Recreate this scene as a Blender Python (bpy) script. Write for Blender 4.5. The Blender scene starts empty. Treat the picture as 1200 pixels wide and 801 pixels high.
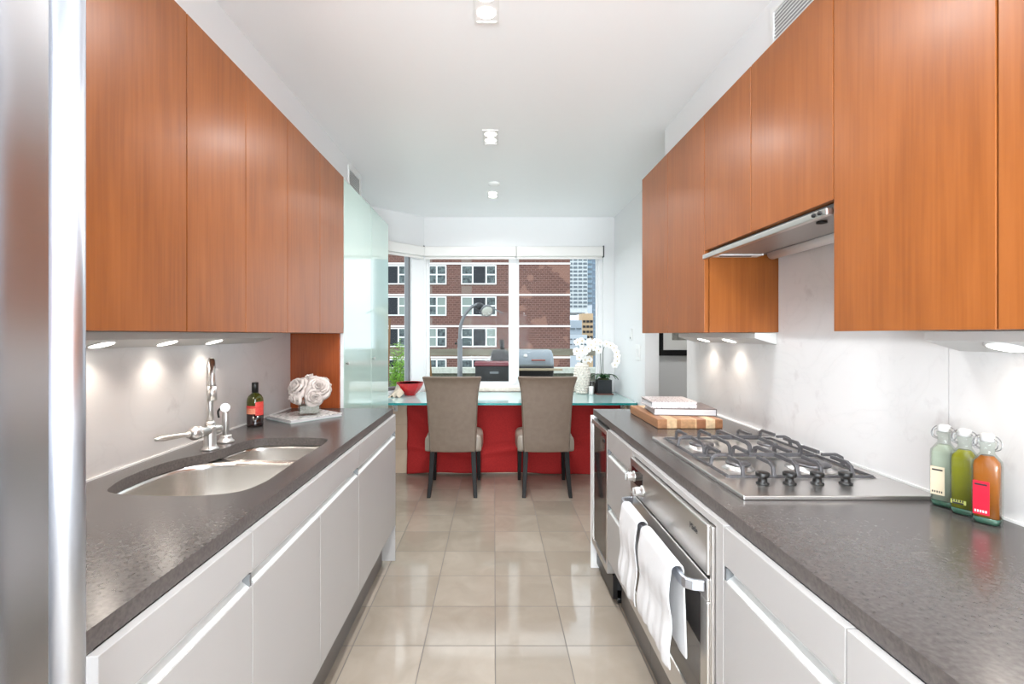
import bpy, bmesh, math, random
from math import pi, sin, cos, radians as R
from mathutils import Vector, Matrix
random.seed(7)
S = bpy.context.scene
C = S.collection

# ------------------------------------------------------------------ materials
def lin(c):
    return tuple(((v/255)/12.92 if v/255 <= .04045 else (((v/255)+.055)/1.055)**2.4) for v in c) + (1,)

def pm(name, col, rough=.5, metal=0, spec=.5, coat=0, coat_rough=.1, trans=0, ior=1.5, emit=None, estr=0, sheen=0):
    m = bpy.data.materials.new(name); m.use_nodes = True
    b = m.node_tree.nodes['Principled BSDF']
    b.inputs['Base Color'].default_value = lin(col)
    b.inputs['Roughness'].default_value = rough
    b.inputs['Metallic'].default_value = metal
    b.inputs['Specular IOR Level'].default_value = spec
    b.inputs['Coat Weight'].default_value = coat
    b.inputs['Coat Roughness'].default_value = coat_rough
    b.inputs['Transmission Weight'].default_value = trans
    b.inputs['IOR'].default_value = ior
    b.inputs['Sheen Weight'].default_value = sheen
    if emit:
        b.inputs['Emission Color'].default_value = lin(emit)
        b.inputs['Emission Strength'].default_value = estr
    return m

def N(m, t, **kw):
    n = m.node_tree.nodes.new(t)
    for k, v in kw.items():
        if k in n.inputs: n.inputs[k].default_value = v
        else: setattr(n, k, v)
    return n

def L(m, a, b): m.node_tree.links.new(a, b)

def ramp(m, stops):
    n = m.node_tree.nodes.new('ShaderNodeValToRGB'); e = n.color_ramp.elements
    while len(e) < len(stops): e.new(.5)
    for el, (p, c) in zip(e, stops): el.position = p; el.color = lin(c)
    return n

def noisy(name, c1, c2, scale=(5,5,5), detail=4, lo=.35, hi=.65, nscale=1, bump=0, bumpd=.002, **kw):
    """two-tone noise material with optional bump"""
    m = pm(name, c1, **kw); b = m.node_tree.nodes['Principled BSDF']
    tc = N(m, 'ShaderNodeTexCoord'); mp = N(m, 'ShaderNodeMapping'); mp.inputs['Scale'].default_value = scale
    nz = N(m, 'ShaderNodeTexNoise'); nz.inputs['Scale'].default_value = nscale; nz.inputs['Detail'].default_value = detail
    rp = ramp(m, [(lo, c1), (hi, c2)])
    L(m, tc.outputs['Object'], mp.inputs[0]); L(m, mp.outputs[0], nz.inputs['Vector'])
    L(m, nz.outputs['Fac'], rp.inputs[0]); L(m, rp.outputs[0], b.inputs['Base Color'])
    if bump:
        bp = N(m, 'ShaderNodeBump'); bp.inputs['Strength'].default_value = bump; bp.inputs['Distance'].default_value = bumpd
        L(m, nz.outputs['Fac'], bp.inputs['Height']); L(m, bp.outputs[0], b.inputs['Normal'])
    return m

def sheer(name, tint, gloss=.7, rough=.0, base=.03):
    """clear thin glass: tinted transparency under a fresnel reflection"""
    m = bpy.data.materials.new(name); m.use_nodes = True; nt = m.node_tree
    nt.nodes.remove(nt.nodes['Principled BSDF']); out = nt.nodes['Material Output']
    tr = N(m, 'ShaderNodeBsdfTransparent'); tr.inputs[0].default_value = lin(tint)
    gl = N(m, 'ShaderNodeBsdfGlossy'); gl.inputs['Roughness'].default_value = rough
    lw = N(m, 'ShaderNodeLayerWeight'); pw = N(m, 'ShaderNodeMath', operation='POWER'); pw.inputs[1].default_value = 4
    fr = N(m, 'ShaderNodeMath', operation='MULTIPLY_ADD'); fr.inputs[1].default_value = gloss; fr.inputs[2].default_value = base
    L(m, lw.outputs['Facing'], pw.inputs[0]); L(m, pw.outputs[0], fr.inputs[0])
    mx = N(m, 'ShaderNodeMixShader')
    L(m, fr.outputs[0], mx.inputs[0]); L(m, tr.outputs[0], mx.inputs[1]); L(m, gl.outputs[0], mx.inputs[2]); L(m, mx.outputs[0], out.inputs[0])
    return m

M = {}
M['wall'] = pm('painted_wall', (236,236,236), .6)
M['ceiling'] = pm('ceiling_paint', (250,250,250), .4, spec=.4)
M['trimwhite'] = pm('white_lacquer', (236,235,234), .35)
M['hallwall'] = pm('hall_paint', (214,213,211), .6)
# cherry veneer
def wood(name, a, b_, c):
    m = pm(name, a, .36, spec=.3, coat=.1, coat_rough=.22); b = m.node_tree.nodes['Principled BSDF']
    tc = N(m, 'ShaderNodeTexCoord'); oi = N(m, 'ShaderNodeNewGeometry')
    mp = N(m, 'ShaderNodeMapping'); mp.inputs['Scale'].default_value = (60, 60, 2.2)
    n1 = N(m, 'ShaderNodeTexNoise'); n1.inputs['Scale'].default_value = 1.5; n1.inputs['Detail'].default_value = 6
    mp2 = N(m, 'ShaderNodeMapping'); mp2.inputs['Scale'].default_value = (9, 9, 2.5)
    n2 = N(m, 'ShaderNodeTexNoise'); n2.inputs['Scale'].default_value = 1; n2.inputs['Detail'].default_value = 3
    ad = N(m, 'ShaderNodeMath', operation='ADD'); ad2 = N(m, 'ShaderNodeMath', operation='MULTIPLY'); ad2.inputs[1].default_value = .5
    rp = ramp(m, [(.36, a), (.5, b_), (.66, c)])
    L(m, oi.outputs['Position'], mp.inputs[0]); L(m, oi.outputs['Position'], mp2.inputs[0])
    L(m, mp.outputs[0], n1.inputs['Vector']); L(m, mp2.outputs[0], n2.inputs['Vector'])
    L(m, n1.outputs['Fac'], ad.inputs[0]); L(m, n2.outputs['Fac'], ad.inputs[1]); L(m, ad.outputs[0], ad2.inputs[0])
    L(m, ad2.outputs[0], rp.inputs[0]); L(m, rp.outputs[0], b.inputs['Base Color'])
    return m
M['cherry'] = wood('cherry_veneer', (134,74,30), (145,82,35), (155,90,42))
M['cherry_panel'] = wood('cherry_panel_veneer', (132,60,26), (150,72,32), (162,82,40))
# counter
m = M['stone'] = noisy('dark_honed_stone', (66,62,60), (90,85,83), (1,1,1), 8, .3, .7, nscale=110, rough=.24, spec=.6)
M['stone_edge'] = noisy('stone_edge', (72,66,64), (100,93,89), (1,1,1), 8, .3, .7, nscale=140, rough=.45)
# marble splash
def marble():
    m = pm('white_marble', (232,230,228), .22, spec=.5); b = m.node_tree.nodes['Principled BSDF']
    g = N(m, 'ShaderNodeNewGeometry')
    n = N(m, 'ShaderNodeTexNoise'); n.inputs['Scale'].default_value = 2.3; n.inputs['Detail'].default_value = 9; n.inputs['Distortion'].default_value = 1.6
    s = N(m, 'ShaderNodeMath', operation='SUBTRACT'); s.inputs[1].default_value = .5
    a = N(m, 'ShaderNodeMath', operation='ABSOLUTE')
    rp = ramp(m, [(0, (221,219,218)), (.006, (224,222,221)), (.05, (226,224,223))])
    n2 = N(m, 'ShaderNodeTexNoise'); n2.inputs['Scale'].default_value = 9; n2.inputs['Detail'].default_value = 5
    rp2 = ramp(m, [(.35, (255,255,255)), (.62, (255,255,255)), (.72, (238,236,236))])
    mx = N(m, 'ShaderNodeMixRGB', blend_type='MULTIPLY'); mx.inputs[0].default_value = 1
    L(m, g.outputs['Position'], n.inputs['Vector']); L(m, g.outputs['Position'], n2.inputs['Vector'])
    L(m, n.outputs['Fac'], s.inputs[0]); L(m, s.outputs[0], a.inputs[0]); L(m, a.outputs[0], rp.inputs[0])
    L(m, n2.outputs['Fac'], rp2.inputs[0]); L(m, rp.outputs[0], mx.inputs[1]); L(m, rp2.outputs[0], mx.inputs[2])
    L(m, mx.outputs[0], b.inputs['Base Color'])
    return m
M['marble'] = marble()
# tiles
def tiles(name, size, off, c1, c2, grout, rough, gw, axes=(0,1), vein=(0,0,0)):
    m = pm(name, c1, rough, spec=.85); b = m.node_tree.nodes['Principled BSDF']
    g = N(m, 'ShaderNodeNewGeometry'); sp = N(m, 'ShaderNodeSeparateXYZ'); L(m, g.outputs['Position'], sp.inputs[0])
    masks = []; cells = []
    for ax, s, o in zip(axes, size, off):
        a = N(m, 'ShaderNodeMath', operation='SUBTRACT'); a.inputs[1].default_value = o
        d = N(m, 'ShaderNodeMath', operation='DIVIDE'); d.inputs[1].default_value = s
        L(m, sp.outputs[ax], a.inputs[0]); L(m, a.outputs[0], d.inputs[0])
        fl = N(m, 'ShaderNodeMath', operation='FLOOR'); L(m, d.outputs[0], fl.inputs[0]); cells.append(fl)
        pp = N(m, 'ShaderNodeMath', operation='PINGPONG'); pp.inputs[1].default_value = .5; L(m, d.outputs[0], pp.inputs[0])
        lt = N(m, 'ShaderNodeMath', operation='LESS_THAN'); lt.inputs[1].default_value = gw/s/2; L(m, pp.outputs[0], lt.inputs[0]); masks.append(lt)
    mxm = N(m, 'ShaderNodeMath', operation='MAXIMUM'); L(m, masks[0].outputs[0], mxm.inputs[0]); L(m, masks[1].outputs[0], mxm.inputs[1])
    cb = N(m, 'ShaderNodeCombineXYZ'); L(m, cells[0].outputs[0], cb.inputs[0]); L(m, cells[1].outputs[0], cb.inputs[1])
    wn = N(m, 'ShaderNodeTexWhiteNoise'); L(m, cb.outputs[0], wn.inputs['Vector'])
    # per-tile offset noise
    sc = N(m, 'ShaderNodeVectorMath', operation='SCALE'); sc.inputs['Scale'].default_value = 7; L(m, wn.outputs['Color'], sc.inputs[0])
    ad = N(m, 'ShaderNodeVectorMath', operation='ADD'); L(m, g.outputs['Position'], ad.inputs[0]); L(m, sc.outputs[0], ad.inputs[1])
    nz = N(m, 'ShaderNodeTexNoise'); nz.inputs['Scale'].default_value = 6; nz.inputs['Detail'].default_value = 7; nz.inputs['Distortion'].default_value = .8
    L(m, ad.outputs[0], nz.inputs['Vector'])
    mixf = N(m, 'ShaderNodeMath', operation='MULTIPLY_ADD'); mixf.inputs[1].default_value = .55; L(m, wn.outputs['Value'], mixf.inputs[0])
    L(m, nz.outputs['Fac'], mixf.inputs[2])
    rp = ramp(m, [(.35, c1), (1.0, c2)]); L(m, mixf.outputs[0], rp.inputs[0])
    mx = N(m, 'ShaderNodeMixRGB'); mx.inputs[2].default_value = lin(grout)
    L(m, mxm.outputs[0], mx.inputs[0]); L(m, rp.outputs[0], mx.inputs[1]); L(m, mx.outputs[0], b.inputs['Base Color'])
    rr = N(m, 'ShaderNodeMath', operation='MULTIPLY_ADD'); rr.inputs[1].default_value = .5; rr.inputs[2].default_value = rough
    L(m, mxm.outputs[0], rr.inputs[0]); L(m, rr.outputs[0], b.inputs['Roughness'])
    bp = N(m, 'ShaderNodeBump'); bp.inputs['Strength'].default_value = .35; bp.inputs['Distance'].default_value = .002; bp.invert = True
    L(m, mxm.outputs[0], bp.inputs['Height']); L(m, bp.outputs[0], b.inputs['Normal'])
    return m
M['floor'] = tiles('limestone_floor_tiles', (.307,.306), (.005,.582), (170,158,144), (153,141,127), (100,92,84), .07, .004)
M['ledge'] = tiles('beige_limestone_cladding', (.26,.24), (-.83,-.01), (220,200,176), (205,182,156), (176,152,126), .35, .003, axes=(0,2))
M['sillstone'] = noisy('sill_stone', (226,214,202), (210,196,182), nscale=8, rough=.3)
M['front'] = pm('pale_grey_lacquer', (174,171,169), .36, spec=.45)
M['channel'] = pm('channel_aluminium', (222,224,222), .35, metal=.3)
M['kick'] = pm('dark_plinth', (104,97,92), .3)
M['blackplastic'] = pm('black_plastic', (18,17,17), .35)
def steel(name, col, rough=.25, sc=(2,2,220), amt=.08):
    m = pm(name, col, rough, metal=1); b = m.node_tree.nodes['Principled BSDF']
    tc = N(m, 'ShaderNodeTexCoord'); mp = N(m, 'ShaderNodeMapping'); mp.inputs['Scale'].default_value = sc
    nz = N(m, 'ShaderNodeTexNoise'); nz.inputs['Scale'].default_value = 1; nz.inputs['Detail'].default_value = 3
    ma = N(m, 'ShaderNodeMath', operation='MULTIPLY_ADD'); ma.inputs[1].default_value = amt*2; ma.inputs[2].default_value = rough-amt
    L(m, tc.outputs['Object'], mp.inputs[0]); L(m, mp.outputs[0], nz.inputs['Vector']); L(m, nz.outputs['Fac'], ma.inputs[0]); L(m, ma.outputs[0], b.inputs['Roughness'])
    return m
M['steel'] = steel('brushed_steel', (214,211,208), .3, amt=.02)
M['fridge_steel'] = steel('fridge_steel', (205,204,206), .26, (3,3,3), .0)
M['handle_steel'] = pm('satin_aluminium', (206,211,220), .33, metal=1)
M['sink_steel'] = steel('sink_steel', (232,229,225), .27, (3,3,3), .03)
M['chrome'] = pm('brushed_nickel', (208,206,203), .3, metal=1)
M['grate'] = pm('cast_iron', (92,90,92), .42, metal=.35)
M['burner'] = pm('burner_cap', (120,118,120), .35, metal=.8)
M['blackglass'] = pm('black_glass', (34,32,32), .06, spec=.8)
M['ovenglass'] = pm('oven_glass', (96,92,90), .05, metal=.7)
M['greenglass'] = pm('pale_green_glass', (190,212,203), .05, spec=.9, ior=1.7)
M['glassframe'] = pm('white_aluminium', (232,234,234), .3)
M['towel'] = noisy('white_terry', (226,225,225), (212,211,212), nscale=260, rough=.95, bump=.5, bumpd=.002)
M['leather'] = noisy('taupe_leather', (114,98,85), (120,104,91), nscale=5, rough=.42, bump=.0)
M['piping'] = pm('taupe_piping', (118,106,96), .4)
M['seatleather'] = pm('seat_leather', (146,134,122), .33)
M['blacklegs'] = pm('black_stained_wood', (14,12,11), .5, spec=.25)
M['redcloth'] = noisy('red_cotton', (158,24,24), (172,32,30), (1,1,1), 3, nscale=90, rough=.85, sheen=.0)
M['window_frame'] = pm('white_window_frame', (240,240,240), .3)
M['pane'] = sheer('window_glass', (250,253,253), gloss=.25, base=.002)
M['blind'] = pm('blind_fabric', (232,229,225), .5)
M['greymetal'] = pm('grey_metal', (120,122,124), .4, metal=.4)
M['darkmetal'] = pm('dark_metal', (50,50,52), .4, metal=.3)
M['lamp'] = pm('lamp_glow', (255,252,246), .5, emit=(255,250,240), estr=5)
M['whiteplastic'] = pm('white_plastic', (236,236,234), .35)
M['glass_clear'] = sheer('clear_glass', (250,253,252), gloss=.35)

# ------------------------------------------------------------------ mesh builder
class MB:
    def __init__(s): s.v = []; s.f = []; s.sm = []; s.mi = []
    def _add(s, vs, fs, smooth=False, mi=0):
        o = len(s.v); s.v += [tuple(v) for v in vs]
        for f in fs: s.f.append(tuple(i+o for i in f)); s.sm.append(smooth); s.mi.append(mi)
        return s
    def box(s, x0, x1, y0, y1, z0, z1, mi=0):
        if x0 > x1: x0, x1 = x1, x0
        if y0 > y1: y0, y1 = y1, y0
        if z0 > z1: z0, z1 = z1, z0
        vs = [(x,y,z) for z in (z0,z1) for y in (y0,y1) for x in (x0,x1)]
        return s._add(vs, [(0,2,3,1),(4,5,7,6),(0,1,5,4),(1,3,7,5),(3,2,6,7),(2,0,4,6)], False, mi)
    def obox(s, c, size, rot=0, tilt=None, mi=0):
        m = Matrix.Translation(Vector(c)) @ (tilt if tilt is not None else Matrix.Rotation(rot, 4, 'Z'))
        hx, hy, hz = (a/2 for a in size)
        vs = [m @ Vector((x,y,z)) for z in (-hz,hz) for y in (-hy,hy) for x in (-hx,hx)]
        return s._add(vs, [(0,2,3,1),(4,5,7,6),(0,1,5,4),(1,3,7,5),(3,2,6,7),(2,0,4,6)], False, mi)
    def prism(s, poly, z0, z1, smooth=False, mi=0):
        n = len(poly); a = sum(poly[i][0]*poly[(i+1)%n][1]-poly[(i+1)%n][0]*poly[i][1] for i in range(n))
        if a < 0: poly = poly[::-1]
        vs = [(x,y,z0) for x,y in poly] + [(x,y,z1) for x,y in poly]
        s._add(vs, [tuple(range(n-1,-1,-1)), tuple(range(n,2*n))], False, mi)
        return s._add(vs, [(i,(i+1)%n,(i+1)%n+n,i+n) for i in range(n)], smooth, mi)
    def prism_y(s, poly, y0, y1, mi=0):   # polygon in x,z
        n = len(poly); vs = [(x,y0,z) for x,z in poly] + [(x,y1,z) for x,z in poly]
        return s._add(vs, [tuple(range(n)), tuple(range(2*n-1,n-1,-1))]+[((i+1)%n,i,i+n,(i+1)%n+n) for i in range(n)], False, mi)
    def lathe(s, prof, c=(0,0,0), n=32, axis=None, mi=0, sx=1, sy=1, smooth=True):
        """prof: list of (r, h) from bottom to top; axis: direction vector"""
        q = Vector((0,0,1)).rotation_difference(Vector(axis).normalized()).to_matrix() if axis is not None else Matrix.Identity(3)
        c = Vector(c); vs = []; fs = []
        for r, h in prof:
            for i in range(n):
                a = 2*pi*i/n; vs.append(c + q @ Vector((r*sx*cos(a), r*sy*sin(a), h)))
        k = len(prof)
        for j in range(k-1):
            for i in range(n):
                fs.append((j*n+i, j*n+(i+1)%n, (j+1)*n+(i+1)%n, (j+1)*n+i))
        s._add(vs, fs, smooth, mi)
        o = len(s.v)-len(vs)
        if prof[0][0] > 1e-5: s.f.append(tuple(o+i for i in range(n-1,-1,-1))); s.sm.append(False); s.mi.append(mi)
        if prof[-1][0] > 1e-5: s.f.append(tuple(o+(k-1)*n+i for i in range(n))); s.sm.append(False); s.mi.append(mi)
        return s
    def cyl(s, a, b, r, r2=None, n=20, mi=0, smooth=True):
        a = Vector(a); b = Vector(b); d = b-a
        return s.lathe([(r,0),(r if r2 is None else r2, d.length)], a, n, d, mi, smooth=smooth)
    def ball(s, c, r, n=20, m=12, sc=(1,1,1), mi=0):
        c = Vector(c); vs = []; fs = []
        for j in range(m+1):
            t = pi*j/m
            for i in range(n):
                a = 2*pi*i/n; vs.append((c.x+r*sc[0]*sin(t)*cos(a), c.y+r*sc[1]*sin(t)*sin(a), c.z-r*sc[2]*cos(t)))
        for j in range(m):
            for i in range(n): fs.append((j*n+i, j*n+(i+1)%n, (j+1)*n+(i+1)%n, (j+1)*n+i))
        return s._add(vs, fs, True, mi)
    def tube(s, pts, r, n=12, mi=0, sub=0, flat=None):
        """swept round (or flat=(w,h)) section along pts; r may be a list"""
        pts = [Vector(p) for p in pts]
        if sub:
            pts, r = smooth_path(pts, r, sub)
        rs = r if isinstance(r, (list,tuple)) else [r]*len(pts)
        vs = []; up = None
        for k, p in enumerate(pts):
            d = (pts[min(k+1,len(pts)-1)]-pts[max(k-1,0)]).normalized()
            if up is None:
                up = Vector((0,0,1)) if abs(d.z) < .9 else Vector((0,1,0))
            u = (up - d*up.dot(d)).normalized(); w = d.cross(u); up = u
            if flat:
                for a, b in ((-1,-1),(1,-1),(1,1),(-1,1)): vs.append(p + w*a*flat[0]/2 + u*b*flat[1]/2)
            else:
                for i in range(n): vs.append(p + (u*cos(2*pi*i/n) + w*sin(2*pi*i/n))*rs[k])
        if flat: n = 4
        K = len(pts); fs = []
        for j in range(K-1):
            for i in range(n): fs.append((j*n+i, j*n+(i+1)%n, (j+1)*n+(i+1)%n, (j+1)*n+i))
        s._add(vs, fs, not flat, mi); o = len(s.v)-len(vs)
        s.f.append(tuple(o+i for i in range(n-1,-1,-1))); s.sm.append(False); s.mi.append(mi)
        s.f.append(tuple(o+(K-1)*n+i for i in range(n))); s.sm.append(False); s.mi.append(mi)
        return s
    def grid(s, fn, nu, nv, thick=0, mi=0, smooth=True, closed_u=False):
        vs = [fn(i/nu, j/nv) for j in range(nv+1) for i in range(nu+1)]
        fs = [(j*(nu+1)+i, j*(nu+1)+i+1, (j+1)*(nu+1)+i+1, (j+1)*(nu+1)+i) for j in range(nv) for i in range(nu)]
        return s._add(vs, fs, smooth, mi)
    def build(s, name, mat, parent=None, bevel=0, seg=2, solid=0, sub=0, fixn=True, off=0):
        me = bpy.data.meshes.new(name)
        inv = parent.get('_inv') if parent is not None else None
        if parent is not None:
            root = parent if parent.parent is None else (parent.parent if parent.parent.parent is None else parent.parent.parent)
            mi_ = (Matrix.Translation(root.location) @ Matrix.Rotation(root.rotation_euler.z, 4, 'Z')).inverted()
            vs = [mi_ @ Vector(v) for v in s.v] if not LOCAL[0] else s.v
        else: vs = s.v
        me.from_pydata([tuple(v) for v in vs], [], s.f)
        for p, sm, mi in zip(me.polygons, s.sm, s.mi): p.use_smooth = sm; p.material_index = mi
        for x in (mat if isinstance(mat, (list,tuple)) else [mat]): me.materials.append(M[x] if isinstance(x, str) else x)
        if fixn:
            b = bmesh.new(); b.from_mesh(me); bmesh.ops.recalc_face_normals(b, faces=b.faces); b.to_mesh(me); b.free()
        o = bpy.data.objects.new(name, me); C.objects.link(o)
        if parent is not None: o.parent = parent
        if solid:
            md = o.modifiers.new('thickness', 'SOLIDIFY'); md.thickness = solid; md.offset = off
        if bevel:
            md = o.modifiers.new('bevel', 'BEVEL'); md.width = bevel; md.segments = seg; md.limit_method = 'ANGLE'; md.angle_limit = R(40)
            md.harden_normals = False
        if sub:
            md = o.modifiers.new('smooth', 'SUBSURF'); md.levels = sub; md.render_levels = sub
        return o
LOCAL = [False]      # True while a prototype is written in its own coordinates

def smooth_path(pts, r, sub):
    out = []; rr = []
    rs = r if isinstance(r, (list,tuple)) else [r]*len(pts)
    n = len(pts)
    for i in range(n-1):
        p0, p1, p2, p3 = pts[max(i-1,0)], pts[i], pts[i+1], pts[min(i+2,n-1)]
        for k in range(sub):
            t = k/sub
            out.append(.5*((2*p1)+(p2-p0)*t+(2*p0-5*p1+4*p2-p3)*t*t+(3*p1-p0-3*p2+p3)*t**3)); rr.append(rs[i]*(1-t)+rs[i+1]*t)
    out.append(pts[-1]); rr.append(rs[-1])
    return out, rr

def tag(o, label, cat, group=None):
    o['label'] = label; o['category'] = cat
    if group: o['group'] = group
    return o
def thing(name, label, cat, loc=(0,0,0), rz=0, group=None):
    o = bpy.data.objects.new(name, None); C.objects.link(o); o.empty_display_size = .05
    o.location = loc; o.rotation_euler = (0,0,rz)
    return tag(o, label, cat, group)
def struct(name, mb, mat, parent=None, **kw):
    o = mb.build(name, mat, parent, **kw)
    if parent is None: o['kind'] = 'structure'
    return o
def copy_tree(o, parent=None):
    c = o.copy(); C.objects.link(c); c.parent = parent
    for ch in list(o.children): copy_tree(ch, c)
    return c

# ------------------------------------------------------------------ room shell
H = 1.34
CZ = 2.61          # ceiling
XW = 1.205         # kitchen side walls
XR = 1.30          # right wall beyond the passage
YB = 5.30          # window wall
YF = -2.3          # wall behind the camera
A = (-.757, 5.30); B = (-1.205, 4.835)

struct('floor', MB().box(-1.35, 3.2, YF-.1, 5.45, -.1, 0), 'floor')
struct('ceiling', MB().box(-1.35, 3.2, YF-.1, 5.45, CZ, CZ+.1), 'ceiling')
struct('wall_left', MB().box(-1.35, -XW, YF, 4.86, 0, CZ), 'wall')
w = MB(); w.box(XW, XW+.12, YF, 3.03, 0, CZ)
struct('wall_right', w, 'wall')
w = MB(); w.box(XR, XR+.094, 4.19, YB+.15, 0, CZ); w.box(XR-.03, XR+.094, 3.03, 4.19, 2.3, CZ)
struct('wall_right_beyond_passage', w, 'wall')
w = MB(); w.box(XR+.094, 3.1, 4.75, 4.85, 0, CZ); w.box(3.0, 3.1, YF, 4.75, 0, CZ)
struct('wall_hall', w, 'hallwall')
# window wall with opening
WX0, WX1, WZ0, WZ1 = -.735, 1.18, .765, 2.295
w = MB(); w.box(-.757, WX0, YB, YB+.13, 0, CZ); w.box(WX1, XR, YB, YB+.13, 0, CZ)
w.box(WX0, WX1, YB, YB+.13, 0, WZ0); w.box(WX0, WX1, YB, YB+.13, WZ1, CZ)
struct('wall_back', w, 'wall')
# angled bay wall
ang = math.atan2(B[1]-A[1], B[0]-A[0]); LEN = math.hypot(B[0]-A[0], B[1]-A[1])
def bay(s, d, z):    # s along from A to B, d outward
    ux, uy = cos(ang), sin(ang); nx, ny = uy, -ux
    return (A[0]+ux*s+nx*d, A[1]+uy*s+ny*d, z)
def bbox(mb, s0, s1, d0, d1, z0, z1, mi=0):
    vs = [bay(s,d,z) for z in (z0,z1) for d in (d0,d1) for s in (s0,s1)]
    return mb._add(vs, [(0,2,3,1),(4,5,7,6),(0,1,5,4),(1,3,7,5),(3,2,6,7),(2,0,4,6)], False, mi)
w = MB(); S0, S1 = .165, .60
bbox(w, 0, S0, 0, .13, 0, CZ); bbox(w, S1, LEN+.06, 0, .13, 0, CZ); bbox(w, S0, S1, 0, .13, 0, WZ0); bbox(w, S0, S1, 0, .13, WZ1, CZ)
struct('wall_bay', w, 'wall')
# wall behind the camera with a made-up opening that lets the fill light in
w = MB(); w.box(-1.35, -.95, YF-.12, YF, 0, CZ); w.box(.95, 3.1, YF-.12, YF, 0, CZ); w.box(-.95, .95, YF-.12, YF, 2.35, CZ); w.box(-.95, .95, YF-.12, YF, 0, .25)
struct('wall_front', w, 'wall')
# soffits over the wall cabinets
XS = 1.057
struct('trim_1', MB().box(-XW, -XS, YF, 3.9, 2.27, CZ), 'wall')
struct('trim_2', MB().box(XS, XW, YF, 3.03, 2.27, CZ), 'wall')
# limestone ledge below the bay
w = MB(); w.prism([(-1.2,4.75),(XR,4.75),(XR,YB),A,(-1.2,4.842)], 0, .705)
struct('trim_3', w, 'ledge')
w = MB(); w.box(WX0-.01, WX1+.01, YB-.035, YB+.05, WZ0-.035, WZ0+.002)
struct('trim_4', w, 'sillstone', bevel=.004)
# door casing of the passage
w = MB(); w.box(XR-.012, XR+.106, 4.178, 4.19, 0, 2.3); 
struct('trim_5', w, 'trimwhite')

# windows
def window_root(n):
    o = bpy.data.objects.new('window_%d' % n, None); C.objects.link(o); o['kind'] = 'structure'; return o
wr = window_root(1)
f = MB(); y0, y1 = YB+.03, YB+.10
f.box(WX0, WX1, y0, y1, WZ0, .80); f.box(WX0, WX1, y0, y1, 2.215, WZ1)
f.box(WX0, -.715, y0, y1, .80, 2.215); f.box(1.135, WX1, y0, y1, .80, 2.215)
f.build('window_frame', 'window_frame', wr, bevel=.003)
f = MB(); y0, y1 = YB+.035, YB+.075
f.box(-.715, .245, y0, y1, .80, .828); f.box(-.715, .245, y0, y1, 2.195, 2.215); f.box(-.715, -.705, y0, y1, .828, 2.195); f.box(.16, .245, y0-.012, y1, .80, 2.215)
f.build('window_sash', 'window_frame', wr, bevel=.003)
f = MB(); y0, y1 = YB+.06, YB+.095
f.box(.245, 1.135, y0, y1, .80, .822); f.box(.245, 1.135, y0, y1, 2.195, 2.215); f.box(.245, .272, y0, y1, .822, 2.195); f.box(1.115, 1.135, y0, y1, .822, 2.195)
f.build('window_sash', 'window_frame', wr, bevel=.003)
MB().box(-.705, .16, YB+.052, YB+.058, .828, 2.195).build('pane', 'pane', wr)
MB().box(.272, 1.115, YB+.075, YB+.081, .822, 2.195).build('pane', 'pane', wr)
wr = window_root(2)
f = MB()
bbox(f, S0, S1, .03, .1, WZ0, .80); bbox(f, S0, S1, .03, .1, 2.2, WZ1); bbox(f, S0, S0+.02, .03, .1, .80, 2.2); bbox(f, S1-.03, S1, .03, .1, .80, 2.2)
f.build('window_frame', 'greymetal', wr, bevel=.002)
f = MB(); bbox(f, S0+.02, S1-.03, .06, .066, .80, 2.2); f.build('pane', 'pane', wr)
wr = window_root(3)  # made-up window, out of view, framing the rear fill light
f = MB(); f.box(-.95,.95,YF-.1,YF-.03,.25,.31); f.box(-.95,.95,YF-.1,YF-.03,2.29,2.35); f.box(-.95,-.89,YF-.1,YF-.03,.31,2.29); f.box(.89,.95,YF-.1,YF-.03,.31,2.29); f.box(-.03,.03,YF-.1,YF-.03,.31,2.29)
f.build('window_frame', 'window_frame', wr)

# roller blinds
def blind(label, seg):
    t = thing('roller_blind', label, 'blind', seg(0,.05,2.18), group='roller blinds above the windows')
    return t
t = thing('roller_blind', 'white roller blind rolled up over the left half of the big window', 'blind', (-.2,5.2,2.18), 0, 'rolled-up roller blinds')
MB().box(-.745, .235, 5.225, 5.298, 2.178, 2.282).build('cassette', 'blind', t, bevel=.006)
MB().box(-.74, .23, 5.25, 5.262, 2.150, 2.178).build('blind_hem', 'blind', t, bevel=.003)
MB().box(-.757, -.745, 5.235, 5.298, 2.20, 2.292).build('bracket', 'darkmetal', t)
t = thing('roller_blind', 'white roller blind rolled up over the right half of the big window', 'blind', (.7,5.2,2.18), 0, 'rolled-up roller blinds')
MB().box(.24, 1.165, 5.225, 5.298, 2.178, 2.282).build('cassette', 'blind', t, bevel=.006)
MB().box(.245, 1.16, 5.25, 5.262, 2.150, 2.178).build('blind_hem', 'blind', t, bevel=.003)
MB().box(1.167, 1.178, 5.235, 5.298, 2.17, 2.292).build('bracket', 'darkmetal', t)
t = thing('roller_blind', 'white roller blind rolled up over the angled narrow window at the left', 'blind', bay(.3,-.05,2.18), 0, 'rolled-up roller blinds')
f = MB(); bbox(f, .045, .62, -.068, -.003, 2.178, 2.28); f.build('cassette', 'blind', t, bevel=.006)
f = MB(); bbox(f, .05, .61, -.045, -.033, 2.150, 2.178); f.build('blind_hem', 'blind', t, bevel=.003)

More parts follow.
